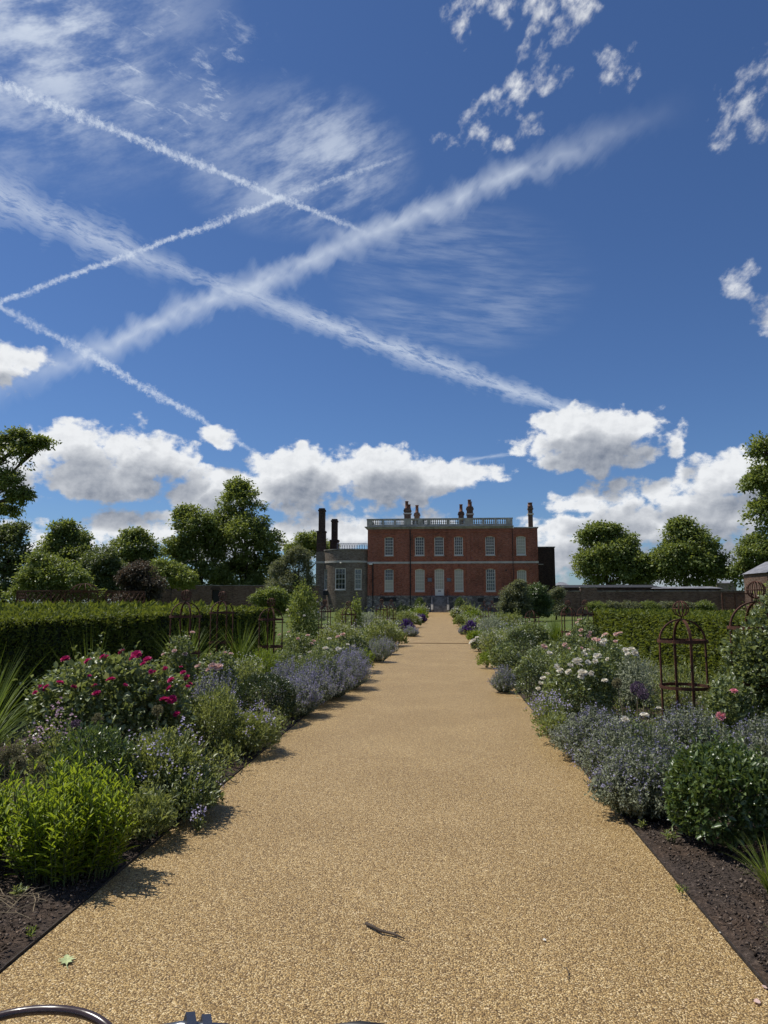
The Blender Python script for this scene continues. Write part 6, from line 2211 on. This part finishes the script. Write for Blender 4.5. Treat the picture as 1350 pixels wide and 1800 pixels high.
hbx = -.235
zb = 1.005
hb_y = .60
bk(MB().tube([(hbx - .30, hb_y - .05, zb - .01), (hbx - .2, hb_y, zb), (hbx + .2, hb_y, zb), (hbx + .30, hb_y - .05, zb - .01)], .0145, 10), 'handlebar', MAT['alloy'])
for s_ in (-1, 1):
    bk(MB().tube([(hbx + s_ * .30, hb_y - .05, zb - .01), (hbx + s_ * .40, hb_y - .12, zb - .02)], .019, 10), 'grip', MAT['rubber'])
    bk(MB().tube([(hbx + s_ * .24, hb_y + .01, zb - .01), (hbx + s_ * .29, hb_y + .04, zb - .04), (hbx + s_ * .38, hb_y - .04, zb - .06)], .007, 6), 'brake_lever', MAT['alloy'])
bk(MB().tube([(hbx, hb_y, zb), (hbx, hb_y - .1, zb - .03)], .02, 10), 'stem', MAT['alloy'])
bk(MB().tube([(hbx, hb_y - .1, zb + .01), (hbx, hb_y - .02, zb - .30)], .024, 10), 'head_tube', MAT['frame_paint'])
# cable loop in front of the bar
A_, M_, C_ = P(-40, 1798, .66), P(95, 1771, .70), P(205, 1812, .66)
loop = [P(-90, 1880, .62), P(-60, 1830, .64), P(-15, 1793, .66), P(35, 1779, .67), P(95, 1775, .67), P(150, 1783, .67), P(190, 1806, .66), P(215, 1845, .65), P(225, 1900, .63)]


def smooth_path(pts, k=6):
    out = []
    for i in range(len(pts) - 1):
        p0, p1, p2, p3 = pts[max(i - 1, 0)], pts[i], pts[i + 1], pts[min(i + 2, len(pts) - 1)]
        for j in range(k):
            t = j / k
            out.append(.5 * ((2 * p1) + (p2 - p0) * t + (2 * p0 - 5 * p1 + 4 * p2 - p3) * t * t + (3 * p1 - p0 - 3 * p2 + p3) * t ** 3))
    return out + [pts[-1]]


bk(MB().tube(smooth_path(loop), .0042, 8), 'brake_cable', MAT['cable'])
# clamp blocks
for (x0, x1, y0, rot) in ((320, 344, 1787, .25), (352, 370, 1789, -.2)):
    c0, c1 = P((x0 + x1) / 2, y0, .645), P((x0 + x1) / 2 + 6, 1830, .625)
    mb = MB().bar(c0, c1, (x1 - x0) / FPX * .5, .008, (0, 1, .2))
    bk(mb, 'clamp', MAT['alloy'], None, False)
bk(MB().tube([P(285, 1812, .64), P(320, 1806, .64), P(400, 1811, .64)], .005, 8), 'clamp_bolt', MAT['alloy'])
bk(MB().tube([P(588, 1812, .64), P(632, 1806, .65), P(676, 1812, .64)], .005, 8), 'bell_rim', MAT['rubber'])
# frame, fork and wheels below the picture
for y in (.90, -.15):
    rim = MB()
    rim.tube([(hbx, y + .33 * math.cos(t), .345 + .33 * math.sin(t)) for t in np.linspace(0, 2 * math.pi, 41)], .017, 8, False)
    wl = bk(rim, 'tyre', MAT['rubber'])
    sp = MB()
    for k in range(20):
        t = 2 * math.pi * k / 20
        sp.tube([(hbx, y, .345), (hbx, y + .315 * math.cos(t), .345 + .315 * math.sin(t))], .0012, 3)
    bk(sp, 'spokes', MAT['alloy'], wl)
fk = MB()
for s_ in (-.05, .05):
    fk.tube([(hbx + s_ * .6, hb_y - .02, .72), (hbx + s_, .90, .345)], .011, 6)
bk(fk, 'fork', MAT['frame_paint'])
fm = MB()
H1, H2, SEAT, BBK, RR_ = (hbx, hb_y - .08, .96), (hbx, hb_y - .03, .76), (hbx, .02, .80), (hbx, .18, .30), (hbx, -.15, .345)
for p, q in ((H1, SEAT), (H2, BBK), (SEAT, BBK), (SEAT, RR_), (BBK, RR_)):
    fm.tube([p, q], .016, 8)
bk(fm, 'frame', MAT['frame_paint'])
bk(MB().tube([SEAT, (hbx, -.01, .90)], .013, 8), 'seat_post', MAT['alloy'])
sd = MB().tube([(hbx, -.16, .92), (hbx, -.08, .925), (hbx, .10, .915)], [.075, .06, .02], 10)
bk(sd, 'saddle', MAT['rubber'])
SC.cycles.use_denoising = True
SC.cycles.max_bounces = 8
SC.cycles.diffuse_bounces = 4
SC.cycles.glossy_bounces = 3
SC.cycles.transmission_bounces = 5
SC.cycles.transparent_max_bounces = 12
SC.cycles.sample_clamp_indirect = 6.0
SC.cycles.use_adaptive_sampling = True
SC.cycles.adaptive_threshold = 0.015
SC.cycles.adaptive_min_samples = 10
